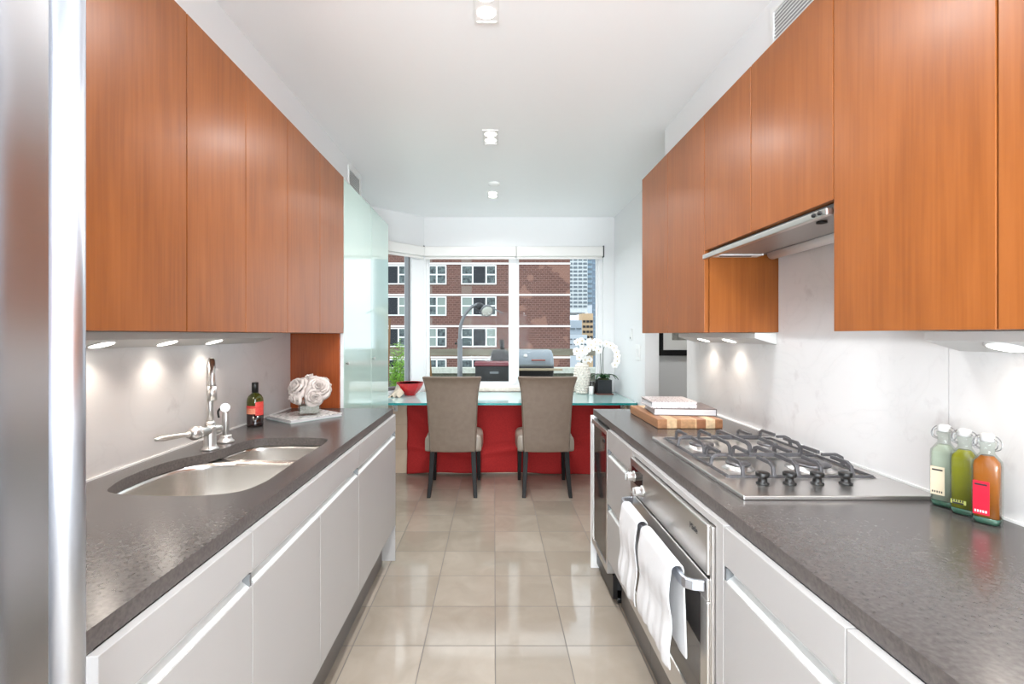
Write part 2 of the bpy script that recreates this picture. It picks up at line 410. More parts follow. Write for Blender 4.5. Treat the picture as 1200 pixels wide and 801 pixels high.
# ------------------------------------------------------------------ worktops
def slab_with_hole(outer, hole, z0, z1, name, label, cat):
    bm = bmesh.new(); me = bpy.data.meshes.new(name)
    loops = [outer] + ([hole] if hole else [])
    rings = []
    for z in (z0, z1):
        rr = []; ed = []
        for lp in loops:
            vs = [bm.verts.new((x,y,z)) for x,y in lp]; rr.append(vs)
            ed += [bm.edges.new((vs[i], vs[(i+1)%len(vs)])) for i in range(len(vs))]
        bmesh.ops.triangle_fill(bm, edges=ed, use_beauty=True); rings.append(rr)
    for a, b in zip(rings[0], rings[1]):
        for i in range(len(a)):
            j = (i+1) % len(a); fc = bm.faces.new((a[i], a[j], b[j], b[i])); fc.material_index = 1
    bmesh.ops.recalc_face_normals(bm, faces=bm.faces); bm.to_mesh(me); bm.free()
    me.materials.append(M['stone']); me.materials.append(M['stone_edge'])
    o = bpy.data.objects.new(name, me); C.objects.link(o)
    return tag(o, label, cat)
def catmull(pts, n):
    out = []; k = len(pts)
    for i in range(k):
        p0, p1, p2, p3 = (Vector(pts[(i+d) % k]) for d in (-1,0,1,2))
        for j in range(n):
            t = j/n; q = .5*((2*p1)+(p2-p0)*t+(2*p0-5*p1+4*p2-p3)*t*t+(3*p1-p0-3*p2+p3)*t**3); out.append((q.x,q.y))
    return out
cut = catmull([(-1.085,1.385),(-1.109,1.469),(-1.113,1.60),(-1.088,1.706),(-1.040,1.775),(-1.020,1.86),(-1.012,1.95),(-.985,2.02),(-.90,2.046),(-.76,2.046),
       (-.69,2.02),(-.671,1.93),(-.675,1.734),(-.671,1.555),(-.671,1.43),(-.70,1.345),(-.78,1.312),(-.89,1.308),(-1.0,1.320),(-1.06,1.345)], 6)
CT0, CT1 = .877, .91
slab_with_hole([(-XW,.705),(-.591,.705),(-.591,2.87),(-XW,2.87)], cut, CT0, CT1, 'worktop', 'dark grey honed stone worktop around the sink', 'worktop')
slab_with_hole([(.575,-.5),(XW,-.5),(XW,2.84),(.575,2.84)], None, CT0, CT1, 'worktop', 'dark grey honed stone worktop under the gas hob', 'worktop')

# sink: two undermount bowls
t = thing('undermount_sink', 'double bowl brushed steel sink set into the left worktop', 'sink', (-.88,1.68,.65))
def bowl(pts, depth, name, cx, cy, lbl=None):
    mb = MB(); ring = catmull(pts, 6); n = len(ring); rows = []
    for (k, z) in ((1.03,CT0-.001),(1.0,CT0-.002),(.995,CT0-.02),(.975,CT0-depth*.75),(.955,CT0-depth*.9),(.90,CT0-depth*.98),(.80,CT0-depth),(.12,CT0-depth-.006)):
        rows.append([(cx+(x-cx)*k, cy+(y-cy)*k, z) for x,y in ring])
    vs = [v for r in rows for v in r]; fs = []
    for j in range(len(rows)-1):
        for i in range(n): fs.append((j*n+i, j*n+(i+1)%n, (j+1)*n+(i+1)%n, (j+1)*n+i))
    mb._add(vs, fs, True)
    o = mb.build(name, 'sink_steel', t, solid=.002, off=-1, fixn=True)
    d = MB(); d.lathe([(.045,-.004),(.045,.001),(.038,.003),(.03,-.001),(.0,-.001)], (cx,cy,CT0-depth-.004), 28); d.build('drain', 'chrome', o)
    return o
bowl([(-1.095,1.385),(-1.118,1.469),(-1.12,1.60),(-1.095,1.70),(-1.03,1.765),(-.90,1.79),(-.75,1.79),(-.675,1.76),(-.662,1.66),(-.660,1.555),(-.662,1.43),(-.695,1.335),(-.78,1.302),(-.89,1.298),(-1.0,1.310),(-1.07,1.335)], .22, 'bowl', -.88, 1.55)
bowl([(-1.03,1.86),(-1.022,1.95),(-.99,2.03),(-.90,2.056),(-.76,2.056),(-.68,2.03),(-.662,1.95),(-.665,1.86),(-.70,1.822),(-.80,1.815),(-.9,1.815),(-.99,1.823)], .15, 'bowl', -.85, 1.935)
f = MB(); f.box(-1.05,-.665,1.785,1.82,CT0-.016,CT0-.004); f.build('divider', 'sink_steel', t, bevel=.004)

# faucet
t = thing('kitchen_faucet', 'brushed nickel gooseneck faucet with side lever behind the sink', 'faucet', (-1.067,1.84,CT1))
bx, by = -1.067, 1.84
f = MB().lathe([(.031,0),(.031,.005),(.024,.009),(.021,.02),(.021,.08),(.019,.09)], (bx,by,CT1), 32); f.build('base', 'chrome', t)
dx, dy = .127/.237, -.2/.237
f = MB(); pts = [(bx,by,CT1+.08),(bx,by,1.06),(bx,by,1.16)]
for k in range(0, 13):
    a = pi*k/12; r_ = .075; pts.append((bx+dx*(r_-r_*cos(a)), by+dy*(r_-r_*cos(a)), 1.17+r_*sin(a)))
pts.append((bx+dx*.15, by+dy*.15, 1.15))
f.tube(pts, .0125, 20); f.lathe([(.017,0),(.017,.012),(.0135,.018)], (bx,by,CT1+.088), 24)
sp = f.build('spout', 'chrome', t)
f = MB().cyl((bx+dx*.15, by+dy*.15, 1.16), (bx+dx*.15, by+dy*.15, 1.11), .0155, n=24); f.build('nozzle', 'chrome', sp)
vd = Vector((-.34,-.94,0)).normalized(); c0 = Vector((bx,by,.982))
f = MB(); f.lathe([(.012,-.045),(.019,-.04),(.02,-.03),(.02,.035),(.023,.04),(.023,.055)], c0, 28, vd); f.ball(c0+vd*.062, .0255); f.build('valve_body', 'chrome', t)
e = c0+vd*.085
f = MB(); f.lathe([(.011,0),(.013,.006),(.008,.012),(.0075,.02),(.009,.05),(.0095,.09),(.006,.115),(.0,.118)], e, 20, vd+Vector((-.12,0,.03))); f.build('lever', 'chrome', t)
# side sprayer
t = thing('side_sprayer', 'brushed nickel side sprayer beside the faucet', 'sprayer', (-1.076,1.965,CT1))
bx, by = -1.076, 1.965
MB().lathe([(.032,0),(.032,.006),(.024,.012),(.020,.022),(.022,.028),(.0,.03)], (bx,by,CT1), 32).build('base', 'chrome', t)
f = MB(); f.lathe([(.012,.028),(.013,.05),(.0155,.085),(.013,.115),(.0105,.13)], (bx,by,CT1), 24)
f.ball((bx+.003,by-.002,1.048), .0175); f.cyl((bx,by,1.048),(bx+.012,by-.028,1.052),.0165,.0175,n=24); f.build('spray_head', 'chrome', t)
MB().tube([(bx-.012,by-.012,1.05),(bx-.022,by-.016,1.035),(bx-.02,by-.014,1.01)], .004, sub=4).build('trigger', 'blackplastic', t)

# ------------------------------------------------------------------ backsplashes
tag(MB().box(-XW+.0005, -XW+.012, .705, 2.868, CT1, 1.352).build('backsplash', 'marble'), 'white marble backsplash slab behind the sink and faucet', 'backsplash')
f = MB(); f.box(XW-.012, XW-.0005, 1.286, 2.055, CT1, 1.70); f.box(XW-.012, XW-.0005, 2.055, 3.03, CT1, 1.348)
tag(f.build('backsplash', 'marble'), 'white marble backsplash slab rising behind the gas hob', 'backsplash')
tag(MB().box(XW-.0125, XW-.0005, -.3, 1.284, CT1, 1.348).build('backsplash', 'marble'), 'white marble backsplash slab behind the three swing-top bottles', 'backsplash')
# thin white caulk strips
tag(MB().box(-XW+.012, -XW+.018, .706, 2.868, CT1, CT1+.006).build('sealing_strip', 'whiteplastic'), 'thin white strip along the foot of the left backsplash', 'trim')
tag(MB().box(XW-.019, XW-.0125, -.3, 3.0 if False else 2.84, CT1, CT1+.006).build('sealing_strip', 'whiteplastic'), 'thin white strip along the foot of the right backsplash', 'trim')

# ------------------------------------------------------------------ base cabinets
ZB = .235
def base_unit(side, y0, y1, label, doors=1, chans=(.78,), face=None, y_k=None):
    """side -1 left, +1 right"""
    face = face or (.575 if side < 0 else .56); kx = .655 if side < 0 else .63
    X = lambda x: side*x
    t = thing('base_cabinet', label, 'cabinet', (X(.9), (y0+y1)/2, 0), 0, 'pale grey base cabinets')
    b = MB()
    wx = XW-.002
    b.box(X(face+.022), X(wx), y0+.001, y0+.019, ZB, CT0-.001); b.box(X(face+.022), X(wx), y1-.019, y1-.001, ZB, CT0-.001)
    b.box(X(face+.022), X(wx), y0+.019, y1-.019, ZB, ZB+.018); b.box(X(wx-.01), X(wx), y0+.019, y1-.019, ZB+.018, CT0-.001)
    b.build('carcass', 'front', t)
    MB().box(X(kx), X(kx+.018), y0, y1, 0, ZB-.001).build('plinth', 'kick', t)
    g = .0015
    zs = [CT0-.004]
    d = MB().box(X(face), X(face+.019), y0+g, y1-g, chans[0], zs[0]); d.build('drawer', 'front', t, bevel=.0015)
    tops = []
    for i, z in enumerate(chans):
        c = MB(); c.box(X(face+.019), X(face+.022), y0+g, y1-g, z-.036, z+.002); c.prism_y([(X(face+.002),z-.036),(X(face+.002),z-.034),(X(face+.019),z-.022),(X(face+.019),z-.036)], y0+.012, y1-.012)
        ch = c.build('grip_channel', 'channel', t)
        e = MB(); e.box(X(face+.001), X(face+.019), y1-.012, y1-.004, z-.034, z-.004); e.build('end_cap', 'greymetal', ch)
        zl = chans[i+1] if i+1 < len(chans) else ZB
        zt = z-.036
        if i+1 < len(chans):
            MB().box(X(face), X(face+.019), y0+g, y1-g, zl, zt).build('drawer', 'front', t, bevel=.0015)
        else:
            n = doors; wd = (y1-y0)/n
            for k in range(n):
                MB().box(X(face), X(face+.019), y0+k*wd+g, y0+(k+1)*wd-g, ZB, zt).build('door' if len(chans) == 1 else 'drawer', 'front', t, bevel=.0015)
    return t
base_unit(-1, .71, 1.166, 'pale grey base cabinet nearest the refrigerator, left of the sink')
base_unit(-1, 1.166, 2.08, 'pale grey double-door base cabinet directly below the sink', doors=2)
base_unit(-1, 2.08, 2.862, 'pale grey base cabinet at the far end of the sink run')
base_unit(1, 1.975, 2.42, 'pale grey three-drawer base cabinet between oven and wine cooler', chans=(.78,.51))
base_unit(1, .78, 1.195, 'pale grey base cabinet immediately right of the oven')
base_unit(1, .18, .78, 'pale grey base cabinet in the near right corner')
base_unit(1, -.45, .18, 'pale grey base cabinet behind the near right corner')
# left end panel
tag(MB().box(-XW+.002, -.578, 2.8622, 2.869, .02, CT0-.001).build('end_panel', 'front'), 'pale grey end panel closing the far end of the sink run', 'panel')

# wine cooler
t = thing('wine_cooler', 'built-in wine cooler with dark glass door in a steel frame', 'wine cooler', (.9,2.63,0))
f = MB(); f.box(.60, XW-.02, 2.435, 2.815, .07, CT0-.004); f.build('body', 'darkmetal', t)
f = MB(); f.box(.560,.60,2.43,2.452,.155,.862); f.box(.560,.60,2.79,2.812,.155,.862); f.box(.560,.60,2.452,2.79,.155,.185); f.box(.560,.60,2.452,2.79,.838,.862)
dr = f.build('door', 'steel', t, bevel=.002)
MB().box(.566,.596,2.452,2.79,.185,.838).build('glass', 'blackglass', dr)
MB().box(.59,.612,2.43,2.812,.03,.145).build('toe_grille', 'blackplastic', t)
MB().box(.553,.5605,2.47,2.50,.795,.81).build('lock', 'blackplastic', dr)
tag(MB().box(.558, XW-.004, 2.817, 2.836, 0, CT0-.001).build('end_panel', 'trimwhite'), 'white upright end panel beside the wine cooler', 'panel')
t0 = MB(); t0.box(.615,.66,2.44,2.60,.0,.028); tag(t0.build('plinth_foot','blackplastic',bevel=.008), 'black plastic foot on the floor below the wine cooler', 'foot')

# ------------------------------------------------------------------ oven
t = thing('wall_oven', 'stainless steel built-in oven with white towels on its handle', 'oven', (.88,1.585,0))
y0, y1 = 1.255, 1.965
f = MB(); f.box(.575, XW-.03, y0+.01, y1-.01, .26, .85); f.build('body', 'darkmetal', t)
f = MB(); f.box(.560,.60,1.197,1.237,ZB,CT0-.002); f.box(.560,.60,1.237,1.973,.856,CT0-.002); f.box(.560,.60,1.237,1.973,ZB,.262); f.box(.560,.60,1.962,1.973,.262,.856)
f.build('surround', 'front', t, bevel=.0015)
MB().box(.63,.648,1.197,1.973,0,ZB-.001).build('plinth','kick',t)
f = MB(); f.box(.552,.575,1.240,1.254,.262,.853); f.build('side_trim', 'steel', t, bevel=.002)
cp = MB().box(.546,.575,y0,1.960,.722,.852).build('control_panel', 'steel', t, bevel=.004)
MB().box(.5445,.546,1.80,1.935,.765,.825).build('display', 'blackglass', cp)
for yy, zz in ((1.905,.79),(1.80,.765)):
    f = MB(); f.lathe([(.021,0),(.021,.004),(.0165,.006),(.0155,.028),(.012,.032),(.0,.032)], (.546,yy,zz), 28, (-1,0,0)); f.box(.508,.516,yy-.003,yy+.003,zz-.013,zz+.013)
    f.build('knob', 'chrome', cp)
for k in range(4):
    MB().cyl((.547,1.865-.02*k,.748),(.540,1.865-.02*k,.748),.0045,n=12).build('button','chrome',cp)
dr = MB(); dr.box(.546,.575,y0,1.960,.262,.345); dr.box(.546,.575,y0,1.960,.655,.714); dr.box(.546,.575,y0,1.30,.345,.655); dr.box(.546,.575,1.915,1.960,.345,.655)
dr = dr.build('door', 'steel', t, bevel=.003)
MB().box(.550,.572,1.30,1.915,.345,.655).build('glass', 'ovenglass', dr)
f = MB(); pts = [Vector((.545,1.93,.69)),Vector((.505,1.915,.69)),Vector((.500,1.85,.69)),Vector((.497,1.6,.69)),Vector((.500,1.35,.69)),Vector((.505,1.285,.69)),Vector((.545,1.27,.69))]
f.tube(pts, .01, flat=(.012,.028), sub=3); f.build('handle', 'handle_steel', dr, bevel=.003)
# logo on the control panel
def text_mesh(txt, size, mat, parent, name, loc, rot):
    cu = bpy.data.curves.new(name, 'FONT'); cu.body = txt; cu.size = size; cu.extrude = .0003; cu.align_x = 'CENTER'
    tmp = bpy.data.objects.new('tmp', cu); C.objects.link(tmp)
    bpy.context.view_layer.update()
    me = bpy.data.meshes.new_from_object(tmp.evaluated_get(bpy.context.evaluated_depsgraph_get()))
    bpy.data.objects.remove(tmp); bpy.data.curves.remove(cu)
    root = parent
    while root.parent: root = root.parent
    mt = root.matrix_basis.inverted() @ Matrix.Translation(loc) @ rot
    me.transform(mt); me.materials.clear(); me.materials.append(M[mat])
    o = bpy.data.objects.new(name, me); C.objects.link(o); o.parent = parent
    return o
rotL = Matrix(((0,0,-1,0),(-1,0,0,0),(0,1,0,0),(0,0,0,1)))   # text on a face that looks to -x
text_mesh('Miele', .024, 'darkmetal', cp, 'logo', (.5455,1.34,.805), rotL)

# towels on the oven handle
def towel(label, ya, yb, zf, zb_, seed, ra=0.0):
    random.seed(seed); xh, zh = .498, .706; ph = random.random()*6
    t = MB(); prof = []
    nfront = 18
    for k in range(nfront+1):
        z = zf + (zh-zf)*k/nfront; prof.append((xh-.022-.004*sin(k*.6), z, k/nfront))
    for k in range(1, 8):
        a = pi*k/8; prof.append((xh-.0155*cos(a)-.0, zh+.010*sin(a), 1))
    for k in range(nfront+1):
        z = zh - (zh-zb_)*k/nfront; prof.append((xh+.0165+.004*k/nfront, z, 1-k/nfront))
    def fn(u, v):
        i = v*(len(prof)-1); k = min(int(i), len(prof)-2); q = i-k
        x = prof[k][0]*(1-q)+prof[k+1][0]*q; z = prof[k][1]*(1-q)+prof[k+1][1]*q; d = 1-(prof[k][2]*(1-q)+prof[k+1][2]*q)
        y = ya+(yb-ya)*u + ra*d*(u-.5)*2
        wob = d*.006*sin(u*9+ph)+d*.003*sin(u*23+ph*2)
        if x > xh: wob = -abs(wob)*.3
        edge = .006*sin(u*7+ph) if v < .02 or v > .98 else 0
        return (x-abs(wob)-.001, y, z+edge*d)
    t.grid(fn, 26, len(prof)-1)
    o = t.build('towel', 'towel', solid=.005, sub=1)
    return tag(o, label, 'towel')
towel('white towel over the oven handle, farther and narrower of the two', 1.64, 1.835, .43, .50, 3, .018)
towel('white towel over the oven handle, nearer and wider of the two', 1.325, 1.60, .44, .47, 5, .012)

# ------------------------------------------------------------------ gas hob
t = thing('gas_hob', 'stainless steel four-burner gas hob with grey iron grates', 'hob', (.9,1.64,CT1))
X0, X1, Y0, Y1 = .648, 1.155, 1.272, 2.012
f = MB()
zt = CT1+.012
f.box(X0,X1,Y0,Y0+.155,CT1,zt); f.box(X0,X1,Y1-.03,Y1,CT1,zt); f.box(X0,X0+.03,Y0+.155,Y1-.03,CT1,zt); f.box(X1-.04,X1,Y0+.155,Y1-.03,CT1,zt)
f.box(X0+.03,X1-.04,Y0+.155,Y1-.03,CT1,zt-.006)
f.build('plate', 'steel', t, bevel=.004)
def burner(x, y, r):
    z = zt-.006
    o = MB().lathe([(r*1.25,0),(r*1.25,.003),(r*1.0,.006),(r*.98,.012),(r*.0,.012)], (x,y,z), 36).build('burner_base', 'steel', t)
    MB().lathe([(r*.8,.012),(r*.95,.014),(r*.97,.018),(r*.9,.022),(0,.023)], (x,y,z), 36).build('burner_cap', 'burner', o)
BR = [(.775,1.83,.045),(1.02,1.83,.036),(.775,1.555,.038),(1.005,1.555,.058)]
for b_ in BR: burner(*b_)
for x in (.752,.828,.905,.985):
    k = MB(); k.lathe([(.017,0),(.017,.004),(.012,.006),(.011,.02),(.0175,.022),(.018,.032),(.015,.034),(0,.034)], (x,1.372,zt), 28)
    k.build('knob', 'blackplastic', t)
def grate(ya, yb, burners):
    g = MB(); z0 = zt+.003; z1 = zt+.038; xa, xb = .686, 1.108
    g.tube([(xa,ya,z0),(xb,ya,z0),(xb,yb,z0),(xa,yb,z0),(xa,ya,z0)], .0042, flat=(.008,.008))
    bars = []
    # raised cross bar between the burners and side rails
    g.tube([(.892,ya,z0),(.892,ya+.012,z1-.006),(.892,ya+.03,z1),(.892,yb-.03,z1),(.892,yb-.012,z1-.006),(.892,yb,z0)], .005, flat=(.011,.012))
    for (x, y, r) in burners:
        lx = xa if x < .89 else .892; rx = .892 if x < .89 else xb
        for sx in ((x-.045),(x+.045)):
            for sy, edge in ((-1,ya),(1,yb)):
                g.tube([(sx,edge,z0),(sx,edge-sy*.006,z1-.008),(sx,edge-sy*.022,z1),(sx,y+sy*.03,z1)], .0045, flat=(.009,.011))
        for sx, edge in ((-1,lx),(1,rx)):
            if abs(edge-.892) < .01: g.tube([(edge,y,z1),(x+sx*.035,y,z1)], .0045, flat=(.009,.011))
            else: g.tube([(edge,y,z0),(edge-sx*.006,y,z1-.008),(edge-sx*.022,y,z1),(x+sx*.035,y,z1)], .0045, flat=(.009,.011))
    for cx in (xa, xb):
        for cy in (ya, yb): g.box(cx-.006,cx+.006,cy-.006,cy+.006,zt,z0)
    g.build('grate', 'grate', t, bevel=.0012)
grate(1.435, 1.685, BR[2:]); grate(1.70, 1.965, BR[:2])

# ------------------------------------------------------------------ wall cabinets
XU = .885; ZU0, ZU1 = 1.349, 2.266
def wall_unit(side, y0, y1, label, z0=ZU0, mat='cherry', sidepanel=None):
    X = lambda x: side*x
    t = thing('wall_cabinet', label, 'cabinet', (X(1.05),(y0+y1)/2,z0), 0, 'cherry wall cabinets')
    MB().box(X(XU+.021), X(XW-.001), y0+.0005, y1-.0005, z0+.001, ZU1-.001).build('carcass', 'cherry', t)
    d = MB().box(X(XU), X(XU+.019), y0+.002, y1-.002, z0, ZU1).build('door', mat, t, bevel=.0012)
    return t
left = [(.30,.705),(.705,1.060),(1.060,1.411),(1.411,1.746),(1.746,2.099),(2.099,2.49),(2.49,2.884)]
ll = ['cherry wall cabinet above the refrigerator','cherry wall cabinet beside the refrigerator top','cherry wall cabinet nearest the refrigerator handle on the left wall',
 'second cherry wall cabinet from the refrigerator handle','middle cherry wall cabinet above the faucet','cherry wall cabinet above the wine bottle, next to the last on the left','last cherry wall cabinet on the left, next to the green glass doors']
for (a,b), l in zip(left, ll): 
    if b > .71: wall_unit(-1, a, b, l)
right = [(2.495,2.93,'cherry wall cabinet at the far end of the right wall',ZU0),(2.06,2.495,'cherry wall cabinet just beyond the extractor hood, its side panel showing',ZU0),
 (1.688,2.06,'short cherry wall cabinet above the far half of the extractor hood',1.693),(1.278,1.688,'short cherry wall cabinet above the near half of the extractor hood',1.693),
 (.862,1.278,'large cherry wall cabinet just this side of the extractor hood',ZU0),(.40,.862,'cherry wall cabinet at the right edge, above the bottles',ZU0),(-.1,.40,'cherry wall cabinet nearest the viewer on the right wall',ZU0)]
for a,b,l,z in right: wall_unit(1, a, b, l, z)
# cherry end panel below the last left cabinet
tag(MB().box(-XW+.013, -.905, 2.866, 2.884, CT1+.0005, ZU0-.001).build('end_panel', 'cherry_panel'), 'reddish cherry panel behind the white roses', 'panel')

# tall glass cabinet
t = thing('tall_cabinet', 'tall cabinet with pale green glass doors by the window', 'cabinet', (-1.04,3.49,0))
MB().box(-XW+.001, -.915, 2.886, 4.098, .0, 2.262).build('carcass', 'trimwhite', t)
for (a, b) in ((2.888,3.528),(3.532,4.098)):
    f = MB(); w_ = .012
    f.box(-.912,-.889,a,a+w_,.06,2.264); f.box(-.912,-.889,b-w_,b,.06,2.264); f.box(-.912,-.889,a+w_,b-w_,.06,.06+w_); f.box(-.912,-.889,a+w_,b-w_,2.264-w_,2.264)
    d = f.build('door', 'glassframe', t)
    MB().box(-.908,-.885,a+.004,b-.004,.064,2.26).build('glass', 'greenglass', d)
    yk = a+.03
    MB().lathe([(.005,0),(.005,.012),(.009,.014),(.009,.02),(0,.021)], (-.885,yk,1.17), 16, (1,0,0)).build('knob', 'chrome', d)

# under-cabinet light boxes
def lightbox(side, y0, y1, pucks, label, en=None):
    X = lambda x: side*x
    t = thing('under_cabinet_light', label, 'light', (X(1.15),(y0+y1)/2,1.30), 0, 'white light boxes under the wall cabinets')
    f = MB(); f.prism_y([(X(1.10),1.3485),(X(1.10),1.325),(X(XW-.0135),1.298),(X(XW-.0135),1.3485)], y0, y1); f.build('housing', 'boxwhite', t, bevel=.001)
    nrm = Vector((X(-.027), 0, -.0935)).normalized()
    if side < 0: nrm = Vector((.027,0,-.0915)).normalized()
    nrm = Vector((-side*.27,0,-.96)).normalized() * 1
    nrm = Vector((-side*.2788,0,-.96)).normalized()
    for y in pucks:
        c = Vector((X(1.138),y,1.3144))
        p = MB().lathe([(.036,-.002),(.036,.004),(.031,.0045)], c, 28, nrm).build('trim_ring', 'whiteplastic', t)
        MB().lathe([(.030,.003),(.030,.0055)], c, 28, nrm).build('lamp', 'lamp', p)
        ld = bpy.data.lights.new('puck_lamp', 'AREA'); ld.shape = 'DISK'; ld.size = .055; ld.energy = en or PUCK; ld.color = (1,.88,.76); ld.spread = R(125)
        lo = bpy.data.objects.new('puck_lamp', ld); C.objects.link(lo); lo.parent = t
        lo.location = c + nrm*.009 - t.location
        lo.rotation_euler = nrm.to_track_quat('-Z','Y').to_euler()
    return t
M['boxwhite'] = pm('light_box_white',(206,205,202),.5)
PUCK = .32
lightbox(-1, .72, 2.45, (1.12,1.42,1.705,1.99), 'white under-cabinet light box above the sink, three lamps lit')
lightbox(1, 2.065, 2.92, (2.37,2.66), 'white under-cabinet light box beyond the extractor hood')
lightbox(1, .0, 1.253, (1.09,.75,.35), 'white under-cabinet light box above the swing-top bottles', .13)

# extractor hood
t = thing('extractor_hood', 'slim slide-out steel extractor hood above the gas hob', 'hood', (1.0,1.67,1.66))
y0, y1 = 1.282, 2.056
MB().box(.905, XW-.014, y0, y1, 1.676, 1.690).build('body', 'greymetal', t)
MB().box(.872,.892,y0+.004,y1-.004,1.655,1.674).build('front_lip', 'steel', t, bevel=.003)
MB().box(.8922,1.085,y0+.03,y1-.06,1.668,1.6758).build('visor', pm('hood_underside',(170,168,166),.35,metal=.6), t)
MB().box(.8922,1.10,y1-.058,y1-.004,1.664,1.6755).build('end_rail', 'trimwhite', t)
MB().box(.93,1.06,y1-.040,y1-.030,1.662,1.6642).build('slot', 'blackplastic', t)
f = MB(); f.tube([(1.145,y0+.01,1.672),(1.145,y1-.04,1.672)], .022, 24); f.build('light_tube', 'trimwhite', t)
for yy in (1.31,1.335): MB().lathe([(.006,0),(.006,.004),(0,.004)], (.8718,yy,1.6645), 14, (-1,0,0)).build('button', 'blackplastic', t)
MB().lathe([(.014,0),(.014,.006),(0,.008)], (.95,1.42,1.668), 18, (0,0,-1)).build('lamp_socket', 'blackplastic', t)

# ------------------------------------------------------------------ refrigerator
t = thing('refrigerator', 'tall stainless steel refrigerator at the left edge', 'refrigerator', (-.9,.3,0))
MB().box(-XW+.005, -.63, -.22, .700, .02, 2.20).build('body', 'greymetal', t)
MB().box(-.628, -.600, -.22, .700, .10, 2.20).build('door', 'fridge_steel', t, bevel=.004)
f = MB(); f.cyl((-.545,.626,.35),(-.545,.626,2.05),.0182,n=40)
hd = f.build('handle', 'handle_steel', t)
for z in (.45,1.95): MB().cyl((-.600,.626,z),(-.552,.626,z),.010,n=16).build('standoff','handle_steel',hd)
MB().box(-.62,-.605,-.2,.69,0,.09).build('toe_grille','darkmetal',t)

# ------------------------------------------------------------------ vents, ceiling lights
def vent(side, y0, y1, label):
    X = lambda x: side*x
    t = thing('air_vent', label, 'vent', (X(XS),(y0+y1)/2,2.4), 0)
    z0, z1 = 2.33, 2.57
    f = MB(); f.box(X(XS-.008),X(XS-.0005),y0,y1,z1-.02,z1); f.box(X(XS-.008),X(XS-.0005),y0,y1,z0,z0+.02); f.box(X(XS-.008),X(XS-.0005),y0,y0+.02,z0+.02,z1-.02); f.box(X(XS-.008),X(XS-.0005),y1-.02,y1,z0+.02,z1-.02)
    f.build('frame','whiteplastic',t)
    b = MB().box(X(XS-.0025),X(XS-.0005),y0+.02,y1-.02,z0+.02,z1-.02).build('backing',pm('vent_shadow',(170,170,170),.6),t)
    z = z0+.024; k = MB()
    while z < z1-.024:
        k.prism_y([(X(XS-.007),z),(X(XS-.003),z+.009),(X(XS-.003),z+.011),(X(XS-.007),z+.002)], y0+.02, y1-.02); z += .014
    k.build('louvres','whiteplastic',t)
vent(-1, 3.54, 3.85, 'white louvred air vent on the left above the glass cabinet')
vent(1, 1.30, 1.86, 'white louvred air vent on the right above the hood cabinets')

POW = 3.9
def downlight(x, y, label):
    t = thing('ceiling_light', label, 'ceiling light', (x,y,CZ-.01), 0, 'recessed square ceiling lights')
    wx, wy = .05, .115; f = MB(); z0, z1 = CZ-.006, CZ-.0005
    f.box(x-wx,x+wx,y-wy,y-wy+.012,z0,z1); f.box(x-wx,x+wx,y+wy-.012,y+wy,z0,z1); f.box(x-wx,x-wx+.01,y-wy+.012,y+wy-.012,z0,z1); f.box(x+wx-.01,x+wx,y-wy+.012,y+wy-.012,z0,z1)
    f.build('trim_frame','whiteplastic',t)
    MB().box(x-wx+.01,x+wx-.01,y-wy+.012,y+wy-.012,CZ-.002,z1).build('backing', 'trimwhite', t)
    for k in (-1,1):
        c = (x, y+k*.05, CZ-.003)
        MB().lathe([(.036,0),(.034,.002),(0,.0035)], c, 28, (0,0,-1)).build('lamp','lamp',t)
        ld = bpy.data.lights.new('spot_lamp','AREA'); ld.shape = 'DISK'; ld.size = .07; ld.energy = POW; ld.color = (.95,.98,1); ld.spread = R(152)
        lo = bpy.data.objects.new('spot_lamp', ld); C.objects.link(lo); lo.parent = t
        lo.location = (0, k*.05, -.0005)
downlight(-.03,1.88,'recessed twin ceiling light nearest the viewer')
downlight(-.022,3.15,'recessed ceiling light halfway to the window')
downlight(-.012,4.44,'recessed ceiling light closest to the window')
downlight(-.03,.62,'recessed ceiling light directly above the viewer')
downlight(2.2,3.9,'unseen ceiling light added to brighten the hall beyond the passage')  # extra lamp, out of view, put in to lift the dark hall
downlight(-.03,-.65,'recessed ceiling light behind the viewer')
tag(MB().lathe([(.05,0),(.05,.012),(.042,.022),(.0,.024)], (0,4.10,CZ-.0005), 32, (0,0,-1)).build('smoke_detector','whiteplastic'), 'small round white smoke detector on the ceiling', 'smoke detector')

# wall plates right
t = thing('thermostat', 'small white wall control, upper one on the right wall', 'thermostat', (XR,4.63,1.35))
MB().box(XR-.012,XR-.0005,4.60,4.66,1.29,1.40).build('body','whiteplastic',t,bevel=.003)
MB().lathe([(.008,0),(.008,.003),(0,.003)],(XR-.012,4.63,1.31),14,(-1,0,0)).build('dial','greymetal',t)
t = thing('light_switch', 'white double light switch plate, lower one on the right wall', 'light switch', (XR,4.41,1.18))
MB().box(XR-.008,XR-.0005,4.35,4.47,1.11,1.25).build('plate','whiteplastic',t,bevel=.003)
for yy in (4.38,4.44): MB().box(XR-.013,XR-.008,yy-.017,yy+.017,1.145,1.215).build('rocker','trimwhite',t,bevel=.002)

